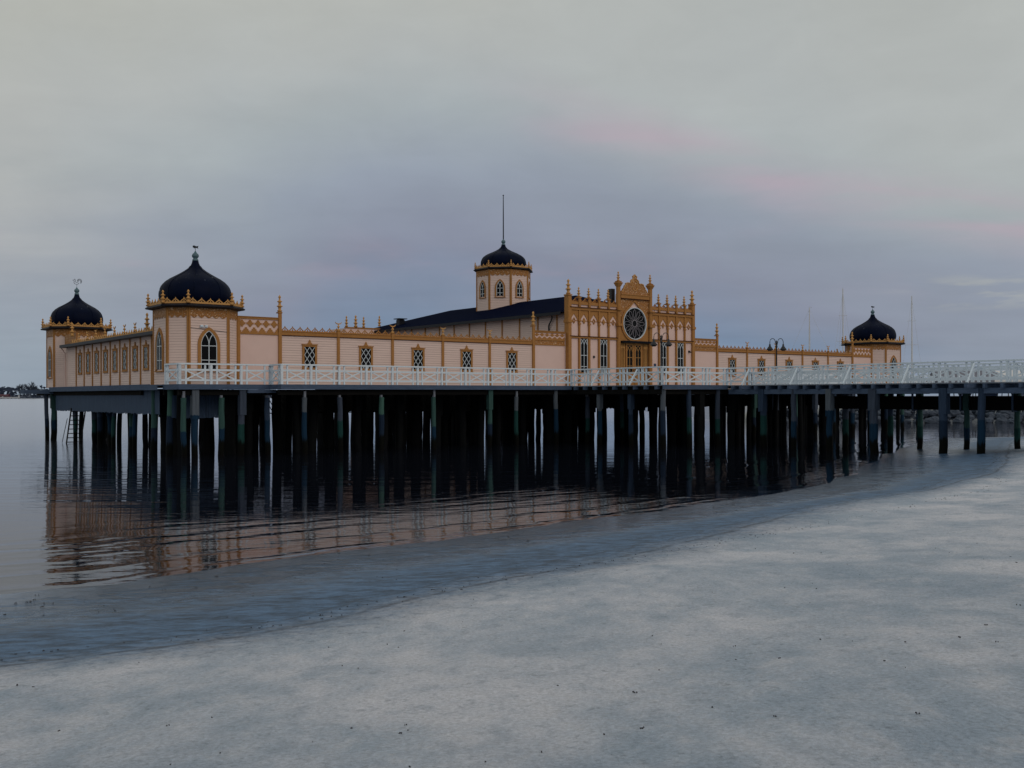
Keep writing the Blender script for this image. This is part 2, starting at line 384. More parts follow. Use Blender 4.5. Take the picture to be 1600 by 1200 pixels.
bh = t.math('ADD', bh, t.math('MULTIPLY', t.math('MULTIPLY', wn, .016), t.math('MULTIPLY', wet, t.math('SUBTRACT', 1.0, t.math('MULTIPLY', film, .92)))))
t.l(t.bump(bh, 1.0), t.b.inputs['Normal'])
WD_ = DD + (2.1 * np.exp(-((YY - 25) / 8.0) ** 2) - .6) * sstep(DD, 1.0, 3.5) * (YY < 60)
gnd = grid_mesh('ground', XX, YY, HH2, MATS['sand'], {'shore': WD_}); gnd['kind'] = 'structure'

# water
m = bpy.data.materials.new('sea_water'); m.use_nodes = True; t = NT(m.node_tree); MATS['sea_water'] = m
out = t.n('ShaderNodeOutputMaterial'); geo = t.n('ShaderNodeNewGeometry'); pos = geo.outputs['Position']
dp = t.n('ShaderNodeAttribute', attribute_name='depth').outputs['Fac']
d = t.n('ShaderNodeAttribute', attribute_name='shore').outputs['Fac']
off = t.math('MULTIPLY', d, -1.0)
n0 = t.noise(pos, .13, 3, .5, 0)
# crests run parallel to the beach: bands laid across the distance from the shore line
ph = t.math('ADD', off, t.math('MULTIPLY', t.math('SUBTRACT', t.noise(t.mapv(pos, scale=(.30, .9, 1), rot=(0, 0, -.66)), .8, 3, .5), .5), 1.5))
k1 = t.math('SINE', t.math('MULTIPLY', ph, 9.5)); k2 = t.math('SINE', t.math('ADD', t.math('MULTIPLY', ph, 4.9), 1.0))
env = t.math('MULTIPLY', t.smooth(off, 8.5, 3.5, .04, 1.0), t.math('ADD', .15, t.smooth(n0, .38, .66)))
lipn = t.math('ADD', off, t.math('MULTIPLY', t.math('SUBTRACT', t.noise(pos, .5, 3, .5), .5), .8))
lip = t.math('MULTIPLY', t.smooth(t.math('ABSOLUTE', t.math('SUBTRACT', lipn, .45)), .22, 0), .0055)
lip = t.math('ADD', lip, t.math('MULTIPLY', t.smooth(t.math('ABSOLUTE', t.math('SUBTRACT', lipn, 1.5)), .16, 0), .003))
lip = t.math('MULTIPLY', lip, t.smooth(t.noise(pos, .22, 2, .5), .40, .60))
bands = t.math('MULTIPLY', t.math('ADD', t.math('MULTIPLY', k1, .0016), t.math('MULTIPLY', k2, .0030)), env)
m1 = t.noise(t.mapv(pos, scale=(.45, 1.5, 1), rot=(0, 0, -.62)), 2.4, 4, .55, .2)
m2 = t.noise(t.mapv(pos, scale=(.6, 1.5, 1), rot=(0, 0, -.62)), 9.0, 3, .5, .1)
m3 = t.noise(t.mapv(pos, scale=(.22, 1.4, 1), rot=(0, 0, -.12)), .45, 5, .62, .1)
h = t.math('ADD', t.math('ADD', bands, lip), t.math('ADD', t.math('MULTIPLY', t.math('MULTIPLY', m1, .0040), t.math('ADD', t.smooth(off, 11, 4, .28, 1.0), t.smooth(off, 14, 40, 0, 1.2))), t.math('ADD', t.math('MULTIPLY', m2, .0005), t.math('MULTIPLY', m3, t.smooth(off, 5, 13, .005, .030)))))
bn = t.bump(h, 1.0)
fr = t.n('ShaderNodeFresnel'); fr.inputs[0].default_value = 1.333; t.l(bn, fr.inputs['Normal'])
gl = t.n('ShaderNodeBsdfGlossy'); gl.inputs['Roughness'].default_value = .012; t.l(bn, gl.inputs['Normal']); t.l(t.smooth(off, 14, 60, .012, .16), gl.inputs['Roughness'])
gl.inputs['Color'].default_value = (.97, .97, 1.0, 1)
df = t.n('ShaderNodeBsdfDiffuse'); df.inputs[0].default_value = (.006, .008, .014, 1)
tr = t.n('ShaderNodeBsdfTransparent'); tr.inputs[0].default_value = (.8, .85, .9, 1)
mm = t.n('ShaderNodeMixShader'); t.l(t.math('POWER', 2.718, t.math('MULTIPLY', dp, -9.0)), mm.inputs[0]); t.l(df.outputs[0], mm.inputs[1]); t.l(tr.outputs[0], mm.inputs[2])
m4 = t.n('ShaderNodeMixShader'); t.l(fr.outputs[0], m4.inputs[0]); t.l(mm.outputs[0], m4.inputs[1]); t.l(gl.outputs[0], m4.inputs[2])
t.l(m4.outputs[0], out.inputs[0])
wx = np.unique(np.concatenate([-np.geomspace(20, 6000, 24), np.arange(-20, 46, .4), np.geomspace(46, 6000, 26)]))
wy = np.unique(np.concatenate([-np.geomspace(5, 900, 8), np.arange(-4, 8, 1.0), np.arange(8, 72, .4), np.geomspace(72, 6000, 40)]))
WX, WY = np.meshgrid(wx, wy); WH, WD = ground_h(WX, WY)
wat = grid_mesh('water', WX, WY, np.zeros(WX.shape), m, {'depth': np.maximum(-WH, 0), 'shore': WD}); wat['kind'] = 'structure'

# ------------------------------------------------------------------ mesh builder
class MB:
    def __init__(s): s.v = []; s.f = []; s.m = []; s.sm = []
    def add(s, vs, fs, mi=0, smooth=False):
        o = len(s.v); s.v += [tuple(p) for p in vs]
        for f in fs: s.f.append(tuple(o + i for i in f)); s.m.append(mi); s.sm.append(smooth)
        return s
    def box(s, x0, x1, y0, y1, z0, z1, mi=0):
        vs = [(x, y, z) for z in (z0, z1) for y in (y0, y1) for x in (x0, x1)]
        return s.add(vs, [(0, 2, 3, 1), (4, 5, 7, 6), (0, 1, 5, 4), (2, 6, 7, 3), (0, 4, 6, 2), (1, 3, 7, 5)], mi)
    def bar(s, a, b, wd, ht, mi=0, up=(0, 0, 1)):
        a = Vector(a); b = Vector(b); d = (b - a).normalized(); up = Vector(up)
        if abs(d.dot(up)) > .99: up = Vector((0, 1, 0))
        r = d.cross(up).normalized(); u = r.cross(d).normalized()
        vs = [p + r * i * wd / 2 + u * j * ht / 2 for p in (a, b) for i, j in ((-1, -1), (1, -1), (1, 1), (-1, 1))]
        return s.add(vs, [(0, 1, 2, 3), (7, 6, 5, 4), (0, 4, 5, 1), (1, 5, 6, 2), (2, 6, 7, 3), (3, 7, 4, 0)], mi)
    def tube(s, pts, rs, n=8, mi=0, smooth=True, cap=True):
        pts = [Vector(p) for p in pts]
        if isinstance(rs, (int, float)): rs = [rs] * len(pts)
        o = []
        ref = Vector((0, 0, 1))
        for i, p in enumerate(pts):
            d = (pts[min(i + 1, len(pts) - 1)] - pts[max(i - 1, 0)]).normalized()
            rf = ref if abs(d.dot(ref)) < .95 else Vector((1, 0, 0))
            r = d.cross(rf).normalized(); u = r.cross(d)
            o += [p + r * math.cos(2 * math.pi * k / n) * rs[i] + u * math.sin(2 * math.pi * k / n) * rs[i] for k in range(n)]
        fs = [(i * n + k, i * n + (k + 1) % n, (i + 1) * n + (k + 1) % n, (i + 1) * n + k) for i in range(len(pts) - 1) for k in range(n)]
        s.add(o, fs, mi, smooth)
        if cap: s.add(o[:n], [tuple(range(n))[::-1]], mi); s.add(o[-n:], [tuple(range(n))], mi)
        return s
    def lathe(s, prof, c=(0, 0, 0), n=16, mi=0, smooth=True):
        vs = [(c[0] + r * math.cos(2 * math.pi * k / n), c[1] + r * math.sin(2 * math.pi * k / n), c[2] + z) for r, z in prof for k in range(n)]
        fs = [(i * n + k, i * n + (k + 1) % n, (i + 1) * n + (k + 1) % n, (i + 1) * n + k) for i in range(len(prof) - 1) for k in range(n)]
        fs.append(tuple(range(n))[::-1]); fs.append(tuple((len(prof) - 1) * n + k for k in range(n)))
        return s.add(vs, fs, mi, smooth)
    def prism(s, poly, y0, y1, mi=0):          # polygon in (x,z) pushed from y0 to y1
        n = len(poly); vs = [(x, y0, z) for x, z in poly] + [(x, y1, z) for x, z in poly]
        fs = [tuple(range(n)), tuple(range(2 * n - 1, n - 1, -1))] + [(i, i + n, (i + 1) % n + n, (i + 1) % n) for i in range(n)]
        return s.add(vs, fs, mi)
    def band(s, inn, outr, y0, y1, mi=0, closed=True):  # ring between two outlines with equal counts
        n = len(inn); vs = [(x, y0, z) for x, z in inn] + [(x, y0, z) for x, z in outr] + [(x, y1, z) for x, z in inn] + [(x, y1, z) for x, z in outr]
        fs = []
        for i in range(n if closed else n - 1):
            j = (i + 1) % n
            fs += [(i, j, n + j, n + i), (2 * n + i, 3 * n + i, 3 * n + j, 2 * n + j), (n + i, n + j, 3 * n + j, 3 * n + i), (i, 2 * n + i, 2 * n + j, j)]
        if not closed: fs += [(0, n, 3 * n, 2 * n), (n - 1, 3 * n - 1, 4 * n - 1, 2 * n - 1)]
        return s.add(vs, fs, mi)
    def line(s, pts, wd, y0, y1, mi=0, closed=False):    # flat strip following points in (x,z)
        P = [Vector((p[0], p[1])) for p in pts]; n = len(P); L = []; Rr = []
        for i in range(n):
            a = P[(i - 1) % n] if (closed or i > 0) else P[i]; b = P[(i + 1) % n] if (closed or i < n - 1) else P[i]
            d = (b - a); d = d.normalized() if d.length > 1e-9 else Vector((1, 0)); nn_ = Vector((-d.y, d.x))
            L.append(tuple(P[i] + nn_ * wd / 2)); Rr.append(tuple(P[i] - nn_ * wd / 2))
        return s.band(Rr, L, y0, y1, mi, closed)
    def mesh(s, name, mats, off=(0, 0, 0)):
        me = bpy.data.meshes.new(name)
        me.from_pydata([(x - off[0], y - off[1], z - off[2]) for x, y, z in s.v], [], s.f)
        for q in (mats if isinstance(mats, (list, tuple)) else [mats]): me.materials.append(MATS[q])
        me.polygons.foreach_set('material_index', s.m); me.polygons.foreach_set('use_smooth', s.sm)
        me.update(); return me
    def build(s, name, mats, parent=None, off=(0, 0, 0), loc=(0, 0, 0), rot=0):
        return put(s.mesh(name, mats, off), name, parent, loc, rot)
def put(me, name, parent=None, loc=(0, 0, 0), rot=0):
    o = bpy.data.objects.new(name, me); C.objects.link(o)
    if parent is not None: o.parent = parent
    o.location = loc; o.rotation_euler = (0, 0, rot); return o
def tag(o, label, cat, group=None, kind=None):
    o['label'] = label; o['category'] = cat
    if group: o['group'] = group
    if kind: o['kind'] = kind
    return o
def arch(wd, z0, hs, ha, n=7):                 # pointed arch outline, counter-clockwise from bottom left going up
    c = ((ha - hs) ** 2 - wd ** 2) / (2 * wd); Rr = c + wd
    a1 = math.acos(max(-1, min(1, c / Rr)))
    Lp = [(c - Rr * math.cos(a1 * i / n), hs + Rr * math.sin(a1 * i / n)) for i in range(n + 1)]
    return [(-wd, z0)] + Lp + [(-x, z) for x, z in Lp[::-1][1:]] + [(wd, z0)]

# ------------------------------------------------------------------ building frame
UX, UY = .7893, .6139
CX, CY = 7.857, 65.6
DECK = CAM_H + .54
ROT = math.atan2(UY, UX)
def L2W(s_, t_, h_=0): return (CX + UX * s_ - UY * t_, CY + UY * s_ + UX * t_, DECK + h_)
def s_at(x, t_):                                # s on the line t = t_ that stands in column x of the photograph
    r = (x - 800) / FPX
    return (r * (CY + UX * t_) - (CX - UY * t_)) / (UX - UY * r)
def t_at(x, s_):
    r = (x - 800) / FPX
    return ((CX + UX * s_) - r * (CY + UY * s_)) / (UY + r * UX)
def root(name, s_=0, t_=0, h_=0):
    o = bpy.data.objects.new(name, None); C.objects.link(o); o.location = L2W(s_, t_, h_); o.rotation_euler = (0, 0, ROT); o.empty_display_size = .3
    return o

BH = root('bathhouse'); tag(BH, 'peach and ochre wooden bathhouse on piles with dark onion domes and a rose window', 'bathhouse')
WH_ = 2.52                                       # wall height up to the band
A, PH, PN = 3.28, 5.63, 2.705                    # bay, half portal, tall panel

# finial meshes
def spindle_mb(h, r, blobs=3):
    m = MB(); prof = [(r * .9, 0), (r * .9, .06 * h), (r * 1.15, .08 * h), (r * .55, .14 * h), (r * .75, .30 * h), (r * 1.25, .33 * h), (r * 1.25, .36 * h), (r * .6, .40 * h),
                      (r * .5, .56 * h), (r * 1.05, .60 * h), (r * 1.05, .63 * h), (r * .45, .68 * h), (r * .3, .80 * h), (r * .62, .86 * h), (r * .45, .92 * h), (r * .08, h)]
    return m.lathe(prof, n=10)
SP_TALL = spindle_mb(.86, .12).mesh('finial', 'trim_pale')
SP_MID = spindle_mb(.62, .10).mesh('finial', 'trim_pale')
SP_SML = spindle_mb(.50, .085).mesh('finial', 'trim_pale')
SP_BIG = spindle_mb(.95, .15).mesh('finial', 'trim_pale')
def crescent_mb():
    m = MB(); m.lathe([(.09, 0), (.09, .05), (.035, .08), (.03, .16), (.08, .19), (.08, .22), (.03, .26), (.02, .32)], n=8)
    pts = [(.20 * math.sin(a), .50 - .18 * math.cos(a)) for a in [R(-75 + 150 * i / 10) for i in range(11)]]
    P = []
    for i, (x, z) in enumerate(pts): P.append((x, z))
    inner = [(x * .93, z + .062 * math.cos(R(-90 + 18 * i))) for i, (x, z) in enumerate(pts)]
    m.band(inner, pts, -.02, .02, 0, False)
    return m
CRES = crescent_mb().mesh('finial', 'trim_pale')

def cresting(mb, p, q, z, pitch=.40, bar=.05, tri=.16, th=.03):
    p = Vector((p[0], p[1])); q = Vector((q[0], q[1])); L = (q - p).length; d = (q - p) / L; nr = Vector((d.y, -d.x))
    n = max(1, round(L / pitch)); w_ = L / n
    def P(x, y, zz): v = p + d * x + nr * y; return (v.x, v.y, zz)
    def pr(poly):
        k = len(poly); vs = [P(x, -th / 2, z + zz) for x, zz in poly] + [P(x, th / 2, z + zz) for x, zz in poly]
        mb.add(vs, [tuple(range(k))[::-1], tuple(range(k, 2 * k))] + [(i, (i + 1) % k, (i + 1) % k + k, i + k) for i in range(k)])
    pr([(0, 0), (L, 0), (L, bar), (0, bar)])
    e = .045
    for i in range(n):
        x0 = i * w_; xm = x0 + w_ / 2; x1 = x0 + w_
        pr([(x0, bar), (x0 + e * 1.6, bar), (xm, bar + tri - e), (xm, bar + tri + .015)])
        pr([(xm, bar + tri + .015), (xm, bar + tri - e), (x1 - e * 1.6, bar), (x1, bar)])
        pr([(xm - .03, bar), (xm + .03, bar), (xm + .02, bar + tri * .45), (xm - .02, bar + tri * .45)])
        pr([(xm - .028, bar + tri), (xm + .028, bar + tri), (xm, bar + tri + .055)])

# lattice window (a): ochre frame is the part, pane and lattice its sub-parts
def lattice_frame():
    f = MB()
    f.box(-.41, -.30, -.05, 0, .83, 2.06).box(.30, .41, -.05, 0, .83, 2.06).box(-.297, .297, -.048, 0, 1.97, 2.06).box(-.297, .297, -.05, 0, .83, .90)
    f.box(-.45, .45, -.08, 0, 2.063, 2.10); f.box(-.44, .44, -.07, 0, .78, .827)
    f.prism([(-.13, 2.103), (.13, 2.103), (.10, 2.17), (.05, 2.19), (.06, 2.24), (0, 2.33), (-.06, 2.24), (-.05, 2.19), (-.10, 2.17)], -.05, 0)
    return f.mesh('window', 'trim')
def lattice_bars():
    f = MB(); x0, x1, z0, z1 = -.285, .285, .90, 1.97; px, pz = .285, .40; k = pz / px
    for n in range(-3, 6):
        for sg in (1, -1):
            zc = z1 - .02 - n * pz           # z at x = 0
            pts = []
            for i in range(41):
                x = x0 + (x1 - x0) * i / 40; z = zc + sg * k * x
                if z0 <= z <= z1: pts.append((x, z))
            if len(pts) > 2: f.line([pts[0], pts[-1]], .026, -.022, -.008)
    return f.mesh('lattice', 'muntin')
LF, LB = lattice_frame(), lattice_bars()
LG = MB().box(-.30, .30, -.006, -.001, .90, 1.97).mesh('pane', 'glass')
def lattice_window(x, y, rot):
    o = put(LF, 'window', BH, (x, y, 0), rot); put(LG, 'pane', o); put(LB, 'lattice', o); return o

# gothic window of the towers
def gothic(wd=.395, z0=.72, hs=1.86, ha=2.56, fr=.145):
    f = MB(); inn = arch(wd, z0, hs, ha); outr = arch(wd + fr, z0 - .06, hs, ha + fr * 1.05)
    f.band(inn, outr, -.055, 0, 0, False); f.box(-wd - fr - .03, wd + fr + .03, -.08, 0, z0 - .115, z0 - .063)
    g = MB().prism(arch(wd, z0, hs, ha), -.006, -.001)
    b = MB(); b.band(arch(wd - .035, z0 + .035, hs, ha - .05), inn, -.03, -.007, 0, False)
    b.box(-.018, .018, -.028, -.008, z0, hs)
    zs = [z0 + (hs - z0) * k for k in (.38, .97)]
    for z in zs: b.box(-wd + .03, wd - .03, -.027, -.009, z - .016, z + .016)
    c = ((ha - hs) ** 2 - wd ** 2) / (2 * wd); Rr = c + wd
    for sg in (1, -1):
        pts = []
        for i in range(9):
            a = R(90) * i / 8 * .62
            x = sg * (-(Rr - Rr * math.cos(a))); z = hs + Rr * math.sin(a)
            x = sg * (Rr * (1 - math.cos(a)))
            if z < ha - .03 and abs(x) < wd - .02: pts.append((x, z))
        if len(pts) > 2: b.line(pts, .03, -.028, -.008)
    return f.mesh('window', 'trim'), g.mesh('pane', 'glass'), b.mesh('muntin', 'muntin')
G1 = gothic()
G2 = gothic(.27, 6.85, 7.45, 8.0, .11)
def gothic_window(G, x, y, rot):
    o = put(G[0], 'window', BH, (x, y, 0), rot); put(G[1], 'pane', o); put(G[2], 'muntin', o); return o

# ---- towers
def octo(B, c, d=0):
    B2 = B + d; c2 = c + .586 * d
    return [(-B2 + c2, -B2), (B2 - c2, -B2), (B2, -B2 + c2), (B2, B2 - c2), (B2 - c2, B2), (-B2 + c2, B2), (-B2, B2 - c2), (-B2, -B2 + c2)]
def tower(cx, cy, B, c, h0, h1, rd, dsc, windows, winmesh, vane='arrow', fin=SP_MID, ov=.35):
    T = MB(); O = octo(B, c)
    n = 8; vs = [(x, y, h0) for x, y in O] + [(x, y, h1) for x, y in O]
    T.add(vs, [(i, (i + 1) % n, (i + 1) % n + n, i + n) for i in range(n)])
    to = T.build('tower', 'clapboard', BH, loc=(cx, cy, 0))
    for i in range(8):
        x, y = O[i]; a = math.atan2(y, x)
        m = MB()
        p, q, r_ = Vector(O[i - 1]), Vector(O[i]), Vector(O[(i + 1) % 8])
        for e in ((p - q).normalized(), (r_ - q).normalized()):
            nr = Vector((e.y, -e.x)); 
            if nr.dot(q) < 0: nr = -nr
            a_ = q; b_ = q + e * .085
            vs = []
            for z in (h0, h1 - .002):
                for pt in (a_, b_, b_ + nr * .035, a_ + nr * .035): vs.append((pt.x, pt.y, z))
            m.add(vs, [(0, 1, 2, 3), (7, 6, 5, 4), (0, 4, 5, 1), (1, 5, 6, 2), (2, 6, 7, 3), (3, 7, 4, 0)])
        m.build('corner_post', 'trim', to)
    # carved valance, one board per side
    for i in range(8):
        p, q = Vector(O[i]), Vector(O[(i + 1) % 8]); L = (q - p).length; e = (q - p) / L; nr = Vector((e.y, -e.x))
        if nr.dot((p + q) / 2) < 0: nr = -nr
        L2 = L - .19; k = max(2, round(L2 / .34)); wv_ = L2 / k
        poly = [(0, h1 - .004), (0, h1 - .36)]
        for j in range(k):
            for f_, dz in ((.25, .07), (.5, .12), (.75, .07), (1, 0)): poly.append(((j + f_) * wv_, h1 - .36 - dz))
        poly.append((L2, h1 - .004))
        vs = []
        for off_ in (.004, .028):
            for x, z in poly:
                pt = p + e * (x + .095) + nr * off_; vs.append((pt.x, pt.y, z))
        kk = len(poly)
        MB().add(vs, [tuple(range(kk)), tuple(range(2 * kk - 1, kk - 1, -1))] + [(a, a + kk, (a + 1) % kk + kk, (a + 1) % kk) for a in range(kk)]).build('valance', 'fretwork', to)
    E = MB(); lay = [(.02, h1), (ov - .05, h1 + .03), (ov, h1 + .06), (ov, h1 + .10), (ov - .12, h1 + .18)]
    vs = []
    for d_, z in lay: vs += [(x, y, z) for x, y in octo(B, c, d_)]
    fs = [(r_ * 8 + i, r_ * 8 + (i + 1) % 8, (r_ + 1) * 8 + (i + 1) % 8, (r_ + 1) * 8 + i) for r_ in range(len(lay) - 1) for i in range(8)]
    fs += [tuple(range(8))[::-1], tuple((len(lay) - 1) * 8 + i for i in range(8))]
    E.add(vs, fs).build('eave', 'eave_metal', to)
    Q = octo(B, c, ov - .13)
    cr = MB()
    for i in range(8): cresting(cr, Q[i], Q[(i + 1) % 8], h1 + .182, .42, .08, .15)
    cr.build('cresting', 'trim_pale', to)
    for i in range(8): put(fin, 'finial', to, (Q[i][0], Q[i][1], h1 + .185))
    zb = h1 + .30
    D = MB()
    ctl = [(.84, -.12), (.90, 0.0), (.955, .10), (.985, .22), (1.0, .34), (1.0, .44), (.992, .56), (.972, .68), (.942, .80), (.90, .90), (.815, 1.04), (.69, 1.18), (.55, 1.30), (.415, 1.42), (.295, 1.54),
           (.195, 1.66), (.135, 1.79), (.10, 1.92), (.085, 2.03)]
    prof = [(r_ * rd, z * dsc) for r_, z in ctl]
    D.lathe(prof, n=48)
    for k_ in range(8):
        a = R(22.5 + 45 * k_)
        D.tube([((r_ + .004) * math.cos(a), (r_ + .004) * math.sin(a), z) for r_, z in prof[1:-2]], .018, 5)
    D.build('dome', 'dome_metal', to, loc=(0, 0, zb))
    zt = zb + 2.03 * dsc
    K = MB().lathe([(.14, -.06), (.145, .05), (.11, .08), (.10, .12), (.15, .17), (.168, .24), (.14, .32), (.07, .38), (.04, .44), (.02, .47)], n=14)
    K.build('dome_knob', 'copper', to, loc=(0, 0, zt))
    if vane == 'pole':
        MB().tube([(0, 0, .4), (0, 0, 2.2), (0, 0, 3.75)], [.045, .04, .028], 8).lathe([(.02, 0), (.06, .03), (.06, .07), (.01, .1)], (0, 0, 3.73), 8).build('flagpole', 'eave_metal', to, loc=(0, 0, zt))
    elif vane == 'rooster':
        v_ = MB().tube([(0, 0, .44), (0, 0, .66)], .012, 6)
        def cur(pts, wd=.028): v_.line(pts, wd, -.008, .008)
        cur([(-.17, .98), (-.20, .93), (-.17, .86), (-.19, .78), (-.12, .69), (0, .66), (.10, .69), (.14, .76)])
        cur([(-.22, .95), (-.27, .94)]); cur([(-.17, .98), (-.13, 1.02), (-.10, .98), (-.09, .92), (-.10, .83), (-.02, .78), (.05, .80), (.09, .88)])
        for a0, rr_ in ((0, .16), (.3, .12), (.6, .08)):
            cur([(.17 + rr_ * math.cos(a0 + a), .86 + rr_ * math.sin(a0 + a)) for a in [i * .5 - 1.2 for i in range(9)]], .022)
        v_.build('weather_vane', 'vane', to, loc=(0, 0, zt), rot=-ROT)
    else:
        v_ = MB().tube([(0, 0, .44), (0, 0, .60)], .012, 6)
        v_.prism([(-.13, .66), (-.05, .60), (.06, .62), (.15, .58), (.12, .66), (.16, .72), (.04, .70), (-.03, .74), (-.12, .74)], -.01, .01)
        v_.build('weather_vane', 'black_iron', to, loc=(0, 0, zt), rot=-ROT)
    for k_ in windows:
        p, q = Vector(O[k_]), Vector(O[(k_ + 1) % 8]); mid_ = (p + q) / 2; nr = mid_.normalized()
        if k_ % 2 == 0: nr = Vector((0, -1)) if k_ == 0 else Vector((1, 0)) if k_ == 2 else Vector((0, 1)) if k_ == 4 else Vector((-1, 0))
        rot = math.atan2(nr.x, -nr.y)
        gothic_window(winmesh, cx + mid_.x + nr.x * .003, cy + mid_.y + nr.y * .003, rot)
    return to
TB, TCH, TW = 1.715, .75, 3.60
tower(-28.675, .965, TB, TCH, 0, TW, 1.68, 1.05, (0, 6), G1, 'arrow')
tower(-28.50, 22.85, 1.64, .72, 0, 3.76, 1.60, 1.04, (0, 6), G1, 'rooster')
tower(29.4, 1.1, 1.9, .8, 0, TW, 1.86, 1.12, (0, 2), G1, 'arrow')
tower(29.2, 22.95, TB, TCH, 0, TW, 1.68, 1.0, (2,), G1, 'arrow')
tower(0, 13.83, 1.95, 1.142, 5.0, 8.84, 1.74, .88, (0, 6, 7, 1), G2, 'pole', SP_SML, .22)

# ---- walls (each a part)
def wall_front(x0, x1, y0, y1, h, m='clapboard'):
    return MB().box(x0, x1, y0, y1, -.02, h).build('wall', m, BH)
XL, XR = -26.96, 27.5
pl = [-(PH + PN + A * i) for i in range(6)]; pr_ = [PH + PN + A * i for i in range(6)]
wall_front(pl[5], pl[0], 0, .14, WH_ + .02); wall_front(pr_[0], pr_[5], 0, .14, WH_ + .02)
wall_front(XL - .2, pl[5] - .001, 0, .14, 3.34, 'plaster'); wall_front(pl[0] + .001, -PH, 0, .14, 3.34, 'plaster')
wall_front(PH, pr_[0] - .001, 0, .14, 3.34, 'plaster'); wall_front(pr_[5] + .001, XR + .2, 0, .14, 3.34, 'plaster')
wall_front(XL - .2, -PH, 3.6, 3.74, 2.4); wall_front(PH, XR + .2, 3.6, 3.74, 2.4)
WSL = -29.64; WSR = 30.4
MB().box(WSL, WSL + .14, 2.0, 21.4, -.02, WH_).build('wall', 'clapboard', BH)
MB().box(WSR - .14, WSR, 2.0, 21.4, -.02, WH_).build('wall', 'clapboard', BH)
MB().box(WSL + 3.5, WSL + 3.64, 3.9, 21.4, -.02, 2.4).build('wall', 'clapboard', BH)
MB().box(WSR - 3.64, WSR - 3.5, 3.9, 21.4, -.02, 2.4).build('wall', 'clapboard', BH)
# flat roofs of the wings
MB().box(XL, -5.5, .145, 3.9, 2.42, 2.50).build('roof', 'roofing', BH); MB().box(5.5, XR, .145, 3.9, 2.42, 2.50).build('roof', 'roofing', BH)
MB().box(WSL + .145, WSL + 3.8, 3.95, 21.3, 2.42, 2.50).build('roof', 'roofing', BH); MB().box(WSR - 3.8, WSR - .145, 3.95, 21.3, 2.42, 2.50).build('roof', 'roofing', BH)

# bands, cresting, pilasters of the low front walls
for (a, b) in ((pl[5], pl[0]), (pr_[0], pr_[5])):
    MB().box(a + .08, b - .08, -.05, .16, WH_, WH_ + .17).box(a + .08, b - .08, -.08, .17, WH_ + .172, WH_ + .20).build('cornice_band', 'trim', BH)
    MB().box(a + .09, b - .09, -.055, 0, WH_ - .035, WH_ - .003).build('shadow_moulding', 'shadow_maroon', BH)  # dark strip draws the shadow line under the band
    m = MB(); cresting(m, (a + .08, 0.0), (b - .08, 0.0), WH_ + .202, .42, .04, .17); m.build('cresting', 'trim', BH)
PIL = MB().box(-.075, .075, -.06, 0, 0, WH_ - .004).box(-.085, .085, -.10, .02, WH_ - .002, WH_ + .30).box(-.10, .10, -.12, .02, WH_ + .302, WH_ + .33).mesh('pilaster', 'trim')
for xs_ in (pl, pr_):
    for x in xs_[1:5]:
        put(PIL, 'pilaster', BH, (x, 0, 0)); put(CRES, 'finial', BH, (x, -.04, WH_ + .33))
    m_ = PIL
for x in (pl[5], pl[0], pr_[0], pr_[5]):
    MB().box(-.085, .085, -.085, 0.0, 0, 3.60).box(-.11, .11, -.11, .16, 3.602, 3.66).build('pilaster', 'trim', BH, loc=(x, 0, 0))
    put(SP_TALL, 'finial', BH, (x, -.01, 3.662))
for i in range(5):
    lattice_window((pl[i] + pl[i + 1]) / 2, -.003, 0); lattice_window((pr_[i] + pr_[i + 1]) / 2, -.003, 0)
# tall panels with stepped frieze
def frieze_mb(a, b, ztop, zbot, low=False):
    m = MB(); m.box(a, b, -.06, .16, ztop - .09, ztop).box(a, b, -.09, .17, ztop + .002, ztop + .035)
    m.box(a, b, -.05, 0, zbot, zbot + .10)
    H = ztop - .09 - (zbot + .10); n = max(3, round((b - a) / .42)); w_ = (b - a) / n; z0 = zbot + .10
    zc = z0 + H * .66; u = w_ / 6
    for i in range(n):
        xc = a + (i + .5) * w_
        for (hw, dz0, dz1) in ((.75, -.42, -.26), (1.4, -.257, -.12), (2.6, -.118, .118), (1.4, .12, .257), (.75, .26, .42)):
            m.box(xc - hw * u, xc + hw * u, -.03, 0, zc + dz0 * H * .62, zc + dz1 * H * .62)
    for i in range(n + 1):
        xc = a + i * w_
        for (hw, z_0, z_1) in ((2.6, 0, .11), (1.7, .112, .22), (.8, .222, .33)):
            m.box(max(a, xc - hw * u), min(b, xc + hw * u), -.031, 0, z0 + z_0 * H * 1.1, z0 + z_1 * H * 1.1)
    return m
for (a, b) in ((XL + .02, pl[5] - .09), (pr_[5] + .09, XR - .02)):
    frieze_mb(a, b, 3.345, 2.50).build('frieze', 'trim', BH)
for (a, b) in ((pl[0] + .09, -PH - .2), (PH + .2, pr_[0] - .09)):
    frieze_mb(a, b, 3.345, 2.80).build('frieze', 'trim', BH)
    MB().box(a, b, -.045, 0, 2.50, 2.57).box(a, b, -.05, 0, 2.79, 2.797).build('frieze_rail', 'trim', BH)
    MB().box(a, b, -.02, 0, 2.572, 2.788).build('carved_panel', 'fretwork', BH)
for x in (XL + .06, XR - .06): MB().box(x - .07, x + .07, -.07, 0, 0, 3.35).build('pilaster', 'trim', BH)

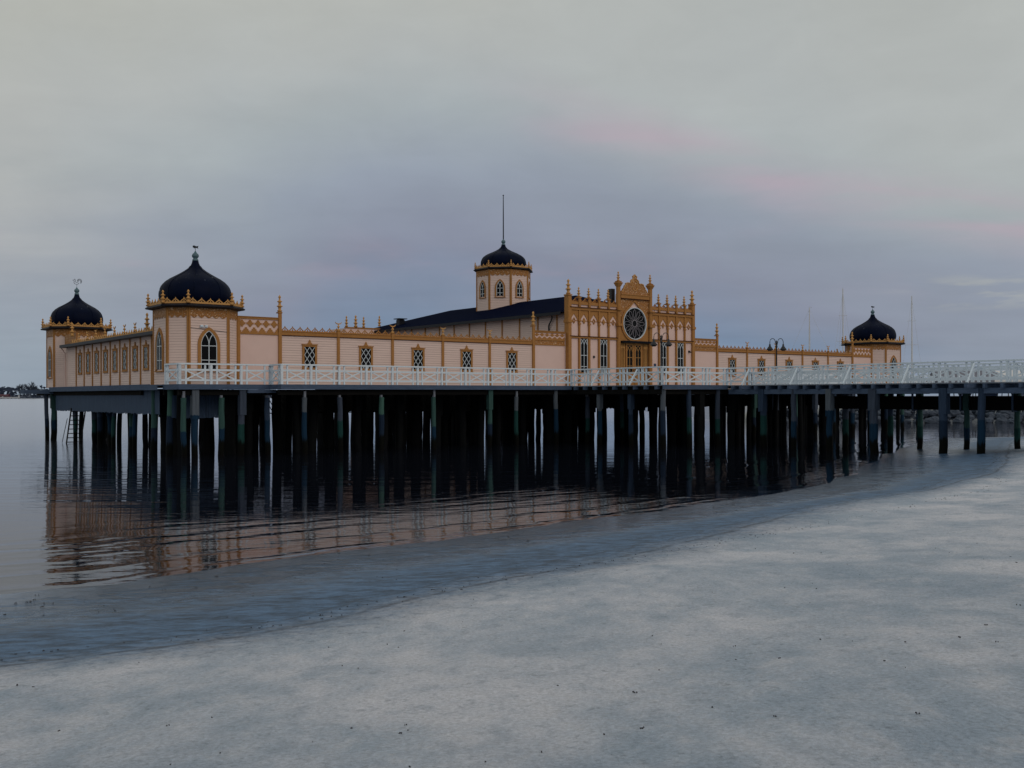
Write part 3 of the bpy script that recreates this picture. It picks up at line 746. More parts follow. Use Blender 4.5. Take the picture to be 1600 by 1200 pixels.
# ---- left and right wings along t
PILW = MB().box(-.06, .06, -.05, 0, 0, WH_ - .01).mesh('pilaster', 'trim')
tw = [4.4 + 1.765 * i for i in range(9)]
for sgn, ws in ((-1, WSL), (1, WSR)):
    rot = R(-90) if sgn < 0 else R(90)
    for i, y in enumerate(tw):
        put(PILW, 'pilaster', BH, (ws, y, 0), rot)
        if i < 8:
            put(CRES, 'finial', BH, (ws + sgn * .30, y, WH_ + .30), rot) if i else put(SP_TALL, 'finial', BH, (ws + sgn * .25, y, WH_ + .3))
            lattice_window(ws + sgn * .003, y + .88, rot)
    put(SP_TALL, 'finial', BH, (ws + sgn * .25, tw[8], WH_ + .62))
    x0, x1 = sorted((ws - sgn * .1, ws + sgn * .42))
    MB().box(x0, x1, 2.7, 20.9, WH_ + .002, WH_ + .17).build('eave', 'eave_metal', BH)
    m = MB(); cresting(m, (ws + sgn * .30, 2.9), (ws + sgn * .30, tw[8]), WH_ + .172, .40, .05, .15); m.build('cresting', 'trim_pale', BH)
    x0, x1 = sorted((ws + sgn * .02, ws - sgn * .12))
    MB().box(x0, x1, tw[8] + .05, 21.2, WH_ + .172, 3.38).build('carved_panel', 'fretwork', BH)
    MB().tube([(ws + sgn * .30, 20.9, WH_), (ws + sgn * .10, 20.8, WH_ - .35), (ws + sgn * .08, 20.8, -.1)], .04, 6).build('downpipe', 'plaster', BH)
    MB().box(*sorted((ws, ws + sgn * .05)), 2.72, 2.84, 0, WH_ - .01).build('pilaster', 'trim', BH)

# ---- central portal
PZ = dict(top=5.27)
def portal_side(sg):
    cols = [1.45, 2.3, 3.13, 3.97, 4.8, 5.63]
    a, b = (cols[0], cols[-1]) if sg > 0 else (-cols[-1], -cols[0])
    MB().box(a, b, -.16, .2, 0, 5.27).build('wall', 'plaster', BH)
    m = MB()
    m.box(a, b, -.26, -.16, 3.01, 3.11).box(a, b, -.28, -.16, 4.76, 4.86).box(a, b, -.24, .22, 5.10, 5.272).box(a, b, -.30, -.16, 4.862, 4.90)
    m.build('cornice_band', 'trim', BH)
    MB().box(a, b, -.31, -.163, 3.112, 3.15).build('shadow_moulding', 'shadow_maroon', BH); MB().box(a, b, -.33, -.163, 4.905, 4.95).build('shadow_moulding', 'shadow_maroon', BH)
    m = MB(); cresting(m, (a, -.05), (b, -.05), 5.275, .42, .05, .16, .05); m.build('cresting', 'trim', BH)
    for i in range(5):
        x0, x1 = cols[i], cols[i + 1]; xc = sg * (x0 + x1) / 2; hw = (x1 - x0) / 2 - .065
        # arched head board with pointed opening
        w9 = hw - .03; lf = [(-w9, 4.0), (-w9 * .93, 4.12), (-w9 * .78, 4.22), (-w9 * .58, 4.31), (-w9 * .36, 4.39), (-w9 * .15, 4.46)]
        op = [(-w9, 3.98)] + lf + [(0, 4.54)] + [(-x, z) for x, z in lf[::-1]] + [(w9, 3.98)]
        outr = [(-hw, 3.9)] + [(-hw, 4.1 + .65 * min(1, j / 3.0)) if j <= 3 else (-hw + (hw) * (j - 3) / 3, 4.757) for j in range(7)]
        outr = outr[:8]; full = outr + [(-x, z) for x, z in outr[:-1][::-1]]
        inn = [(-hw + .03, 3.9)] + op[1:-1] + [(hw - .03, 3.9)]
        n_ = min(len(full), len(inn))
        h_ = MB(); h_.band([(xc + x, z) for x, z in inn[:n_]], [(xc + x, z) for x, z in full[:n_]], -.20, -.162, 0, False)
        h_.build('arch_board', 'trim', BH)
        d_ = MB(); z = 4.10
        if i % 2 == 0:
            d_.band([(xc - .07, z), (xc, z + .11), (xc + .07, z), (xc, z - .11)], [(xc - .13, z), (xc, z + .19), (xc + .13, z), (xc, z - .19)], -.215, -.163)
        else:
            d_.prism([(xc - .13, z), (xc, z + .19), (xc + .13, z), (xc, z - .19)], -.215, -.163)
        d_.box(xc - hw, xc - .13, -.19, -.163, z - .02, z + .02).box(xc + .13, xc + hw, -.19, -.163, z - .02, z + .02)
        d_.build('diamond_ornament', 'trim', BH)
        if i in (1, 3):
            hwg = hw - .05
            f = MB(); f.box(xc - hw, xc - hwg, -.21, -.165, .84, 3.0).box(xc + hwg, xc + hw, -.21, -.165, .84, 3.0).box(xc - hwg, xc + hwg, -.22, -.165, .80, .88)
            fo = f.build('window', 'trim', BH, off=(xc, 0, 0), loc=(xc, 0, 0))
            MB().box(-hwg, hwg, -.172, -.166, .88, 3.005).build('pane', 'glass', fo)
            b_ = MB(); b_.box(-.016, .016, -.20, -.174, .88, 2.60)
            for x in (-hwg + .02, hwg - .02): b_.box(x - .02, x + .02, -.20, -.173, .88, 3.0)
            for z_ in (1.25, 1.95): b_.box(-hwg + .04, hwg - .04, -.199, -.175, z_ - .018, z_ + .018)
            for s2 in (1, -1):
                b_.line([(s2 * -.0, 2.60), (s2 * .05, 2.76), (s2 * .15, 2.88), (s2 * hwg, 2.98)], .03, -.198, -.176)
                b_.line([(s2 * hwg, 2.45), (s2 * (hwg - .03), 2.62), (s2 * .12, 2.84), (0, 3.0)], .03, -.196, -.174)
            b_.build('muntin', 'muntin', fo)
    for i, x in enumerate(cols[1:5]):
        m = MB(); m.box(-.065, .065, -.26, -.163, 0, 3.005); m.box(-.06, .06, -.255, -.163, 3.115, 4.755); m.box(-.09, .09, -.29, -.163, 3.85, 3.95); m.box(-.10, .10, -.30, -.163, 4.06, 4.14)
        m.box(-.07, .07, -.29, -.163, 4.905, 5.50); m.box(-.11, .11, -.32, 0, 5.505, 5.58)
        m.build('pilaster', 'trim', BH, loc=(sg * x, 0, 0)); put(SP_MID, 'finial', BH, (sg * x, -.16, 5.582))
    m = MB(); m.box(-.125, .125, -.29, .1, 0, 5.62); m.box(-.17, .17, -.34, .14, 3.95, 4.12).box(-.16, .16, -.33, .12, 5.622, 5.70)
    m.build('column', 'trim', BH, loc=(sg * 5.63, 0, 0)); put(SP_BIG, 'finial', BH, (sg * 5.63, -.13, 5.70))
    # taller column by the gable
    m = MB(); m.tube([(0, -.22, 0), (0, -.22, 6.45)], .145, 8, smooth=False); m.lathe([(.17, 6.45), (.20, 6.5), (.27, 6.62), (.30, 6.66), (.30, 6.70), (.2, 6.72), (.23, 6.78), (.18, 6.8)], (0, -.22, 0), 8, smooth=False)
    m.box(-.22, .22, -.46, -.02, 4.9, 4.98).box(-.22, .22, -.46, -.02, 3.9, 4.05)
    m.build('column', 'trim', BH, loc=(sg * 1.45, 0, 0)); put(SP_MID, 'finial', BH, (sg * 1.45, -.22, 6.8))
portal_side(-1); portal_side(1)
# middle field
MB().box(-1.30, 1.30, -.16, .2, 2.9, 5.94).build('wall', 'plaster', BH)
# rose window
rc = (0, 4.12); RR = 1.03
def circ(r, n=48, c=rc): return [(c[0] + r * math.sin(2 * math.pi * i / n), c[1] + r * math.cos(2 * math.pi * i / n)) for i in range(n)]
rw = MB().band(circ(RR - .03), circ(RR + .02), -.30, -.163, 0).build('rose_window', 'muntin', BH)
MB().prism(circ(RR - .02)[::-1], -.19, -.175).build('pane', 'glass', rw)
tr_ = MB(); tr_.band(circ(.20, 24), circ(.235, 24), -.25, -.192)
for k_ in range(12):
    a = 2 * math.pi * k_ / 12
    def P(r, o): return (rc[0] + r * math.sin(a) + o * math.cos(a), rc[1] + r * math.cos(a) - o * math.sin(a))
    tr_.line([P(.25, -.02), P(.38, -.045), P(.55, -.105), P(.76, -.115), P(.85, -.06), P(.90, 0), P(.85, .06), P(.76, .115), P(.55, .105), P(.38, .045), P(.25, .02)], .018, -.24, -.193)
    tr_.line([P(.90, 0), P(1.0, 0)], .024, -.24, -.193)
tr_.build('tracery', 'tracery_paint', rw)
# ogee surround
ring_o = []
for i in range(48):
    a = 2 * math.pi * i / 48; r_ = RR + .17
    x = r_ * math.sin(a); z = rc[1] + r_ * math.cos(a)
    if abs(math.sin(a)) < .45 and math.cos(a) > 0:
        q_ = 1 - abs(math.sin(a)) / .45; z += .33 * q_ ** 1.5
    ring_o.append((x, z))
ring_i = []
for i in range(48):
    a = 2 * math.pi * i / 48; r_ = RR + .022
    x = r_ * math.sin(a); z = rc[1] + r_ * math.cos(a)
    if abs(math.sin(a)) < .6 and math.cos(a) > 0:
        q_ = 1 - abs(math.sin(a)) / .6; z += .36 * q_ ** 1.5
    ring_i.append((x, z))
MB().band(ring_i, ring_o, -.27, -.163).build('ogee_arch', 'trim', BH)
# spandrels
for sg in (1, -1):
    pts_in = [p for p in ring_o if p[0] * sg >= -.001 and p[1] > 4.1]
    pts_in.sort(key=lambda p: p[1]); pin = [(sg * abs(x), z) for x, z in pts_in]
    poly = [(sg * 1.29, pin[0][1])] + pin + [(sg * .02, 5.722), (sg * 1.29, 5.722)]
    if sg > 0: poly = poly[::-1]
    MB().prism(poly, -.20, -.165).build('spandrel', 'fretwork', BH)
    pl2 = [p for p in ring_o if p[0] * sg >= -.001 and p[1] < 4.05]; pl2.sort(key=lambda p: -p[1])
    poly = [(sg * 1.29, 4.0)] + pl2 + [(0, 2.96), (sg * 1.29, 2.96)]
    if sg > 0: poly = poly[::-1]
    MB().prism(poly, -.20, -.165).build('spandrel', 'trim', BH)
MB().box(-1.29, 1.29, -.34, -.163, 5.68, 5.722).build('shadow_moulding', 'shadow_maroon', BH)
MB().box(-1.29, 1.29, -.32, -.163, 5.725, 5.94).box(-1.29, 1.29, -.36, .2, 5.942, 5.99).build('cornice_band', 'trim', BH)
cp = [(-1.25, 5.992), (1.25, 5.992), (1.25, 6.16), (1.12, 6.24), (1.08, 6.34), (.98, 6.40), (.95, 6.52), (.84, 6.60), (.80, 6.72), (.62, 6.77), (.45, 6.74), (.36, 6.80), (.34, 6.92), (.24, 7.0), (.15, 7.04),
      (.13, 7.10), (.19, 7.18), (.13, 7.24), (.06, 7.26), (0, 7.33)]
cp = cp + [(-x, z) for x, z in cp[2:-1][::-1]]
MB().prism(cp, -.27, -.18).build('gable_crest', 'fretwork', BH)
oc = MB(); oc.line([(x * .97, z - .03) for x, z in cp[2:]], .05, -.30, -.272); oc.line([(.24 * math.sin(a), 6.6 + .34 * math.cos(a)) for a in [i * .45 for i in range(14)]], .04, -.30, -.272)
oc.build('gable_moulding', 'trim_pale', BH)
# door set
MB().box(-1.30, 1.30, -.62, -.164, 2.92, 2.96).box(-1.3, 1.3, -.5, -.164, 2.84, 2.917).build('canopy', 'eave_metal', BH)
MB().box(-1.30, 1.30, -.12, .2, 0, 2.9).build('wall', 'trim', BH)
for sg in (1, -1):
    dm = MB(); x0, x1 = (.02, .75) if sg > 0 else (-.75, -.02)
    dm.box(x0, x1, -.19, -.125, .02, .95); dm.box(x0, x1, -.19, -.125, 2.70, 2.83)
    dm.box(x0, x0 + .13, -.19, -.125, .952, 2.698).box(x1 - .13, x1, -.19, -.125, .952, 2.698); dm.box(x0 + .12, x1 - .12, -.205, -.192, .15, .8)
    do = dm.build('door', 'trim', BH)
    MB().box(x0 + .132, x1 - .132, -.15, -.126, .954, 2.696).build('pane', 'glass', do)
    g = MB(); xm = (x0 + x1) / 2; g.box(xm - .014, xm + .014, -.175, -.152, .96, 2.3)
    for z_ in (1.35, 1.9): g.box(x0 + .135, x1 - .135, -.174, -.152, z_ - .014, z_ + .014)
    for s2 in (1, -1): g.line([(xm, 2.3), (xm + s2 * .08, 2.48), (xm + s2 * .23, 2.62)], .026, -.173, -.152); g.line([(xm + s2 * .23, 2.3), (xm + s2 * .16, 2.5), (xm, 2.67)], .026, -.172, -.152)
    g.build('muntin', 'trim_pale', do)
    MB().tube([(sg * .08, -.22, 1.0), (sg * .08, -.24, 1.15)], .015, 6).build('handle', 'black_iron', do)
    for x in (.90, 1.03, 1.16):
        c_ = MB(); c_.lathe([(.05, 0), (.05, .12), (.035, .16), (.032, 2.45), (.05, 2.5), (.055, 2.6), (.03, 2.62), (.05, 2.83)], n=8); c_.build('colonnette', 'trim_pale', BH, loc=(sg * x, -.18, 0))
MB().box(1.85, 2.05, -.19, -.162, 1.35, 1.55).build('notice_plate', 'sign_blue', BH)
MB().box(-3.60, -3.50, -.24, -.162, 1.80, 1.94).build('wall_lamp', 'black_iron', BH)
MB().tube([(5.28, -.17, 2.42), (5.28, -.34, 2.38)], .05, 8).box(5.2, 5.36, -.19, -.162, 2.35, 2.5).build('security_camera', 'black_iron', BH)
MB().box(-29.10, -28.98, -.86, -.76, 2.72, 2.80).box(-28.88, -28.76, -.86, -.76, 2.72, 2.80).bar((-29.12, -.80, 2.70), (-28.74, -.80, 2.70), .03, .03).build('floodlight', 'white_paint', BH)
MB().bar((-29.6, -.765, 2.66), (-27.7, -.765, 2.50), .018, .018).build('cable', 'black_iron', BH)

# ---- hall behind the portal
EH, RH = 4.62, 6.42
MB().box(-5.4, 5.4, .205, 26.4, 0, 4.60).build('hall_wall', 'clapboard', BH)
for i in range(14):
    y = 1.2 + 1.9 * i
    MB().box(-5.45, -5.402, y - .05, y + .05, 0, 4.59).build('pilaster', 'trim', BH)
ev = 5.95; y0, y1 = -.02 + .24, 26.95; ya, yb = 5.5, 21.0
rf = MB()
for dz, flip in ((0, False),):
    base = [(-ev, y0, EH), (ev, y0, EH), (ev, y1, EH), (-ev, y1, EH), (0, ya, RH), (0, yb, RH)]
    rf.add(base, [(0, 1, 4), (1, 2, 5, 4), (2, 3, 5), (3, 0, 4, 5), (3, 2, 1, 0)])
rf.build('roof', 'roofing', BH)
MB().box(-ev - .04, -ev + .02, y0, y1, EH - .16, EH + .03).box(ev - .02, ev + .04, y0, y1, EH - .16, EH + .03).build('gutter', 'eave_metal', BH)
m = MB().tube([(-5.9, 1.2, 4.5), (-5.55, 1.5, 4.35), (-5.5, 1.9, 3.9), (-5.5, 1.9, 2.6)], .05, 6); m.build('downpipe', 'black_iron', BH)
tv = t_at(626, -4.2)
m = MB().box(-4.45, -3.95, tv - .25, tv + .25, 4.9, 5.5).box(-4.6, -3.8, tv - .4, tv + .4, 5.56, 5.62).box(-4.4, -4.0, tv - .2, tv + .2, 5.5, 5.56); m.build('roof_vent', 'eave_metal', BH)
MB().box(-1.55, -1.25, .3, .6, 5.2, 6.35).build('chimney', 'black_iron', BH)
# rear ornamental wing
MB().box(-8.55, -5.45, 23.0, 25.6, 0, 4.75).build('wall', 'plaster', BH)
MB().box(-8.6, -5.46, 22.95, 23.1, 4.752, 4.85).build('cornice_band', 'trim', BH)
for x, z, ms in ((541.6, 4.85, SP_TALL), (556, 4.85, SP_BIG), (568.4, 4.85, SP_TALL), (593, 5.0, SP_TALL)):
    put(ms, 'finial', BH, (s_at(x, 23.0), 23.0, z))
put(SP_TALL, 'finial', BH, (s_at(1308.8, 3.6), 3.65, 2.55))
# inner courtyard screens at the right (dark gap behind parapet)
for x in (s_at(1320, 3.6), ): MB().box(x, x + 1.6, 3.5, 4.2, 2.5, 2.78).build('roof_vent', 'eave_metal', BH)

# ------------------------------------------------------------------ walkway around the bathhouse
WK = root('boardwalk', -26.2, -3.28, 0); tag(WK, 'grey timber boardwalk deck carrying the bathhouse above the water', 'boardwalk')
wo_ = (-26.2, -3.28, 0)
def wk(mb, name, m_): return mb.build(name, m_, WK, off=wo_)
wk(MB().box(-26.16, 31.2, -3.28, 3.9, -.055, -.004), 'deck', 'deck_boards')
wk(MB().box(-30.55, -26.162, -2.0, 3.9, -.055, -.004), 'deck', 'deck_boards')
wk(MB().box(-30.55, -25.9, 3.902, 21, -.055, -.004), 'deck', 'deck_boards')
wk(MB().box(-32.1, -26.0, 21.002, 21.9, -.24, -.15).box(-30.9, -26.0, 21.902, 25.6, -.24, -.15), 'deck', 'deck_boards')
wk(MB().box(26.5, 31.2, 3.902, 25.6, -.055, -.004), 'deck', 'deck_boards')
wk(MB().box(-8.8, 6.4, 3.902, 27.4, -.055, -.004), 'deck', 'deck_boards')
wk(MB().box(-8.15, 8.2, -10.46, -3.282, -.055, -.004), 'deck', 'deck_boards')
# fascias
wk(MB().box(-30.58, -26.16, -2.04, -2.0, -.24, -.002), 'fascia_board', 'grey_timber')
wk(MB().box(-26.2, -8.15, -3.32, -3.28, -.235, -.002), 'fascia_board', 'grey_timber')
wk(MB().box(8.2, 31.2, -3.32, -3.28, -.235, -.002), 'fascia_board', 'grey_timber')
wk(MB().box(-26.20, -26.162, -3.28, -2.04, -.235, -.002), 'fascia_board', 'grey_timber')
wk(MB().box(-30.60, -30.552, -2.0, 0, -.24, -.002), 'fascia_board', 'grey_timber')
wk(MB().box(-30.66, -30.56, 1.9, 21.0, -.25, .03), 'fascia_board', 'grey_timber')
wk(MB().box(-32.14, -30.4, 20.95, 21.0, -.38, -.14), 'fascia_board', 'grey_timber')
wk(MB().box(-32.14, -32.1, 21.0, 21.9, -.38, -.14), 'fascia_board', 'grey_timber')
wk(MB().box(-8.15, -3.0, -10.50, -10.46, -.24, -.002), 'fascia_board', 'grey_timber')
wk(MB().box(1.3, 8.2, -10.50, -10.46, -.24, -.002), 'fascia_board', 'grey_timber')
wk(MB().box(-8.0, -7.96, -10.40, -3.32, -.26, -.058), 'fascia_board', 'dark_timber')  # dark board added behind the joist ends to block the sky between them
wk(MB().box(-30.9, -29.2, -.05, 2.6, -.06, -.008).box(-30.9, -30.86, -.05, 1.9, -.26, -.062), 'fascia_board', 'grey_timber')
# beams
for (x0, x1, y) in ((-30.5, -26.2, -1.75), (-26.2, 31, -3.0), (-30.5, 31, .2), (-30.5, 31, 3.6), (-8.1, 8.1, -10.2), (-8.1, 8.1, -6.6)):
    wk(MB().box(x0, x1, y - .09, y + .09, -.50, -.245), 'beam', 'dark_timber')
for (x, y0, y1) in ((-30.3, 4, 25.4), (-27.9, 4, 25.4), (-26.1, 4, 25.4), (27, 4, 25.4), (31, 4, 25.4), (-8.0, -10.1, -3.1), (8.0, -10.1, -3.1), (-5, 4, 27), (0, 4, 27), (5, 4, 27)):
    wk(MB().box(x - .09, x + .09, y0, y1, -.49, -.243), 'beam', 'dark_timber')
wk(MB().box(-27.3, -25.9, -2.12, -1.99, -.40, -.245), 'beam', 'grey_timber')
for i in range(9):                                                   # joist ends under the landing's left side
    y = -10.1 + .8 * i
    wk(MB().box(-8.32, -8.0, y - .05, y + .05, -.24, -.065), 'joist', 'grey_timber')
# plank skirts under the left wing
def skirt(x0, y0, x1, y1, z0, z1):
    m = MB(); L = math.hypot(x1 - x0, y1 - y0); n = max(2, int(L / .16)); dx, dy = (x1 - x0) / n, (y1 - y0) / n
    for i in range(n):
        j = random.uniform(-.04, .03); a = (x0 + dx * (i + .04), y0 + dy * (i + .04)); b = (x0 + dx * (i + .97), y0 + dy * (i + .97))
        ww = -dy / math.hypot(dx, dy) * .025, dx / math.hypot(dx, dy) * .025
        vs = [(a[0], a[1], z0 + j), (b[0], b[1], z0 + j), (b[0], b[1], z1), (a[0], a[1], z1)]
        vs += [(x + ww[0], y + ww[1], z) for x, y, z in vs]
        m.add(vs, [(0, 1, 2, 3), (7, 6, 5, 4), (0, 4, 5, 1), (1, 5, 6, 2), (2, 6, 7, 3), (3, 7, 4, 0)])
    return m
wk(skirt(-30.35, 20.6, -30.35, 1.2, -1.42, -.26), 'plank_skirt', 'skirt')
wk(skirt(-30.3, -.35, -27.9, -.35, -1.55, -.51), 'plank_skirt', 'skirt')
# diagonal lattice screens
def lat(x0, x1, y, z0=-1.45, z1=-.52):
    m = MB(); x = x0 - (z1 - z0) * .6
    while x < x1:
        a, b = x, x + (z1 - z0) * .6; za, zb = z1, z0
        if a < x0: za = z1 - (x0 - a) / .6; a = x0
        if b > x1: zb = z0 + (b - x1) / .6; b = x1
        if b > a + .05: m.bar((a, y, za), (b, y, zb), .02, .07, up=(0, 1, 0))
        x += .20
    m.box(x0, x1, y - .03, y + .03, z0 - .06, z0 - .005)
    return m
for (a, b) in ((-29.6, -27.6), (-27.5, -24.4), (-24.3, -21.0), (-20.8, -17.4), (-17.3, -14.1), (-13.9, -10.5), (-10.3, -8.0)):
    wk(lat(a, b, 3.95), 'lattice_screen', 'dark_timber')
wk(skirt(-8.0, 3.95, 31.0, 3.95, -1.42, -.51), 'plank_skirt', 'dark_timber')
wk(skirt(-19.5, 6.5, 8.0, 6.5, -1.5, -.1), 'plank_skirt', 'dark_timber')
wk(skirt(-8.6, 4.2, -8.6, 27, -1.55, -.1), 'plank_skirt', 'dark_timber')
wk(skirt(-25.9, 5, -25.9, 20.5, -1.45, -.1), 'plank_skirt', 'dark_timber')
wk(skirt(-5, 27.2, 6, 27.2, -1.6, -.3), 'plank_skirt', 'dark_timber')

# ------------------------------------------------------------------ footbridge to the beach
GL, GR, GT = -3.0, 1.2, -46.0
FB = root('footbridge', -3.0, -10.46, 0); tag(FB, 'long grey timber footbridge from the beach to the bathhouse landing', 'footbridge')
fo_ = (-3.0, -10.46, 0)
def fb(mb, name, m_): return mb.build(name, m_, FB, off=fo_)
dkm = MATS['deck_boards']
fb(MB().box(GL, GR, GT, -10.462, -.055, -.004), 'deck', 'deck_boards')
fb(MB().box(GL + .05, GL + .25, GT, -10.5, -.50, -.255), 'beam', 'grey_timber')
fb(MB().box(GR - .25, GR - .05, GT, -10.5, -.50, -.255), 'beam', 'grey_timber')
i = 0; y = -10.9
JO = MB().box(-.16 + GL + 3.0, GR + .16 + 3.0, -.055, .055, -.25, -.058).mesh('joist', 'grey_timber')
JL = MB().box(-.75, GR + .75 + 3.0, -.07, .07, -.25, -.058).mesh('joist', 'grey_timber')
braces_t = [-11.95 - 3.12 * k_ for k_ in range(11)]
while y > GT:
    big_ = any(abs(y - b) < .39 for b in braces_t)
    if not big_: put(JO, 'joist', FB, (0, y + 10.46, 0))
    y -= .78
for b in braces_t:
    put(JL, 'joist', FB, (0, b + 10.46, 0))
# service box slung below
fb(MB().box(GR - .6, GR - .15, GT, -14.0, -1.30, -.62), 'service_duct', 'dark_timber')
for k_ in range(12):
    y = -14.4 - 2.5 * k_
    fb(MB().box(GR - .66, GR - .61, y - .04, y + .04, -1.36, -.505).box(GR - .66, GR - .1, y - .04, y + .04, -1.36, -1.302), 'hanger', 'grey_timber')

# ------------------------------------------------------------------ railings
RHT = .965
POST = MB().box(-.055, .055, -.055, .055, 0, RHT - .072).mesh('post', 'white_paint')
THIN = MB().box(-.038, .038, -.03, .03, 0, RHT - .072).mesh('slim_post', 'white_paint')
def xb(w_):
    m = MB(); m.bar((0, 0, .21), (w_, 0, .64), .062, .028, up=(0, 1, 0)); m.bar((0, .012, .64), (w_, .012, .21), .062, .028, up=(0, 1, 0)); return m.mesh('cross_brace', 'white_paint')
STRUT = MB().bar((0, -.02, RHT - .12), (-.60, 0, -.02), .07, .07, up=(0, 1, 0)).mesh('strut', 'white_paint')
def railing(label, runs, group='white timber railings along the deck', struts=None):
    s0, t0 = runs[0][0]
    rt = root('railing', s0, t0, 0); tag(rt, label, 'railing', group)
    for (a, b) in runs:
        a = Vector(a); b = Vector(b); L = (b - a).length; d = (b - a) / L; rot = math.atan2(d.y, d.x)
        n = max(1, round(L / 1.55)); P_ = L / n; st_ = min(.28, P_ * .22); X = xb(P_ - 2 * st_)
        def at(x, z=0): v = a + d * x; return (v.x - s0, v.y - t0, z)
        m = MB().box(-.05, L + .05, -.07, .07, RHT - .07, RHT); m.build('top_rail', 'white_paint', rt, loc=at(0), rot=rot)
        m = MB().box(0, L, -.022, .022, .61, .70).box(0, L, -.022, .022, .14, .23); m.build('mid_rail', 'white_paint', rt, loc=at(0), rot=rot)
        for i in range(n + 1):
            put(POST, 'post', rt, at(i * P_), rot)
            if i > 0: put(THIN, 'slim_post', rt, at(i * P_ - st_), rot)
            if i < n: put(THIN, 'slim_post', rt, at(i * P_ + st_), rot); put(X, 'cross_brace', rt, at(i * P_ + st_), rot)
    if struts:
        for (x, y, flip) in struts: put(STRUT, 'strut', rt, (x - s0, y - t0, 0), 0 if not flip else math.pi)
    return rt
railing('white timber railing wrapping the corner in front of the nearest domed tower', [((-30.48, -.1), (-30.48, -1.92)), ((-30.48, -1.92), (-26.12, -1.92)), ((-26.12, -1.92), (-26.12, -3.2))])
railing('long white timber railing in front of the five latticed windows', [((-26.12, -3.2), (-8.08, -3.2))])
railing('white timber railing round the landing left of the footbridge', [((-8.08, -3.2), (-8.08, -10.38)), ((-8.08, -10.38), (GL + .07, -10.38))], struts=[(-8.14, y_, False) for y_ in (-5.6, -8.6)])
railing('white timber railing with outer struts on the near side of the footbridge', [((GL + .07, -10.38), (GL + .07, GT))], struts=[(GL, b, False) for b in braces_t])
railing('white timber railing on the far side of the footbridge', [((GR - .07, -10.38), (GR - .07, GT))], struts=[(GR, b, True) for b in braces_t])
railing('white timber railing beyond the footbridge in front of the right wing', [((GR - .07, -10.38), (8.1, -10.38)), ((8.1, -10.38), (8.1, -3.2)), ((8.1, -3.2), (31.1, -3.2))])

# bench and box seen between the rails on the bridge
# ------------------------------------------------------------------ street lamps on the landing
def lamp_mesh():
    m = MB().lathe([(.11, 0), (.11, .08), (.075, .14), (.065, .5), (.045, .56), (.038, 2.2), (.06, 2.24), (.06, 2.3), (.04, 2.34), (.035, 2.50), (.055, 2.54), (.01, 2.64)], n=10)
    return m
def street_lamp(s_, t_, label):
    rt = root('street_lamp', s_, t_, 0); tag(rt, label, 'street lamp', 'twin armed lamps on the landing'); rt.rotation_euler = (0, 0, 0)
    lamp_mesh().build('pole', 'black_iron', rt)
    for sg in (1, -1):
        pts = [(0, 0, 2.20)] + [(sg * (.07 + .16 * (1 - math.cos(a))), 0, 2.52 + .22 * math.sin(a)) for a in [R(18 * i) for i in range(0, 11)]] + [(sg * .39, 0, 2.42)]
        ar = MB().tube(pts, .02, 6); ar.build('arm', 'black_iron', rt)
        sh = MB().lathe([(.03, .36), (.05, .34), (.06, .24), (.10, .18), (.19, .06), (.20, .03), (.13, 0.0), (.10, -.04)], (sg * .39, 0, 2.06), 12); sh.build('lamp_shade', 'black_iron', rt)
street_lamp(-7.75, -10.0, 'black twin armed street lamp at the near corner of the landing, before the portal')
street_lamp(1.62, -10.25, 'black twin armed street lamp standing right of the footbridge, before the low right wing')

# ------------------------------------------------------------------ piles
def pile_mesh(seed, r=.13, lean=0, L=5.2, mt='pile_wood'):
    rnd_ = random.Random(seed); m = MB(); pts = []; rs = []
    for i in range(9):
        z = -L + L * i / 8
        k_ = (8 - i) / 8
        pts.append((rnd_.uniform(-.02, .02) + lean * k_, rnd_.uniform(-.02, .02), z)); rs.append(r * rnd_.uniform(.93, 1.05) * (1 + .10 * (1 - i / 8)))
    m.tube(pts, rs, 10)
    if seed % 2: m.box(-r * 1.06, r * 1.06, -r * 1.08, r * .9, -.95 - .5 * rnd_.random(), -.002)
    return m.mesh('pile', mt)
PM = [pile_mesh(i, .118 + .010 * (i % 4), (i % 3 - 1) * .10) for i in range(8)]
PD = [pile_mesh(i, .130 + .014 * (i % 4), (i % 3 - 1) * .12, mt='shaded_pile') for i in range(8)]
ORD = ['first', 'second', 'third', 'fourth', 'fifth', 'sixth', 'seventh', 'eighth', 'ninth', 'tenth', 'eleventh', 'twelfth', 'thirteenth', 'fourteenth', 'fifteenth', 'sixteenth', 'seventeenth',
       'eighteenth', 'nineteenth', 'twentieth', 'twenty-first', 'twenty-second', 'twenty-third', 'twenty-fourth']
pr_rng = random.Random(11); npile = 0; GD = 'dark piles in the shade beneath the bathhouse'
placed = []
def pile(s_, t_, label, group, top=-.25, scale=1.0, me=None):
    global npile
    for (a, b) in placed:
        if abs(a - s_) < .33 and abs(b - t_) < .33: return
    placed.append((s_, t_))
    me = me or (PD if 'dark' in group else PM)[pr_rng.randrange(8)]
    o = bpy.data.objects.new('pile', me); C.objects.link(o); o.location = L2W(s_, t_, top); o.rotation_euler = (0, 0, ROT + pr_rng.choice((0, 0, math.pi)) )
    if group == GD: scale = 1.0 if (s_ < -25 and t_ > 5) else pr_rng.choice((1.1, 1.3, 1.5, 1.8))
    o.scale = (scale, scale, 1.0); tag(o, label, 'pile', group); npile += 1
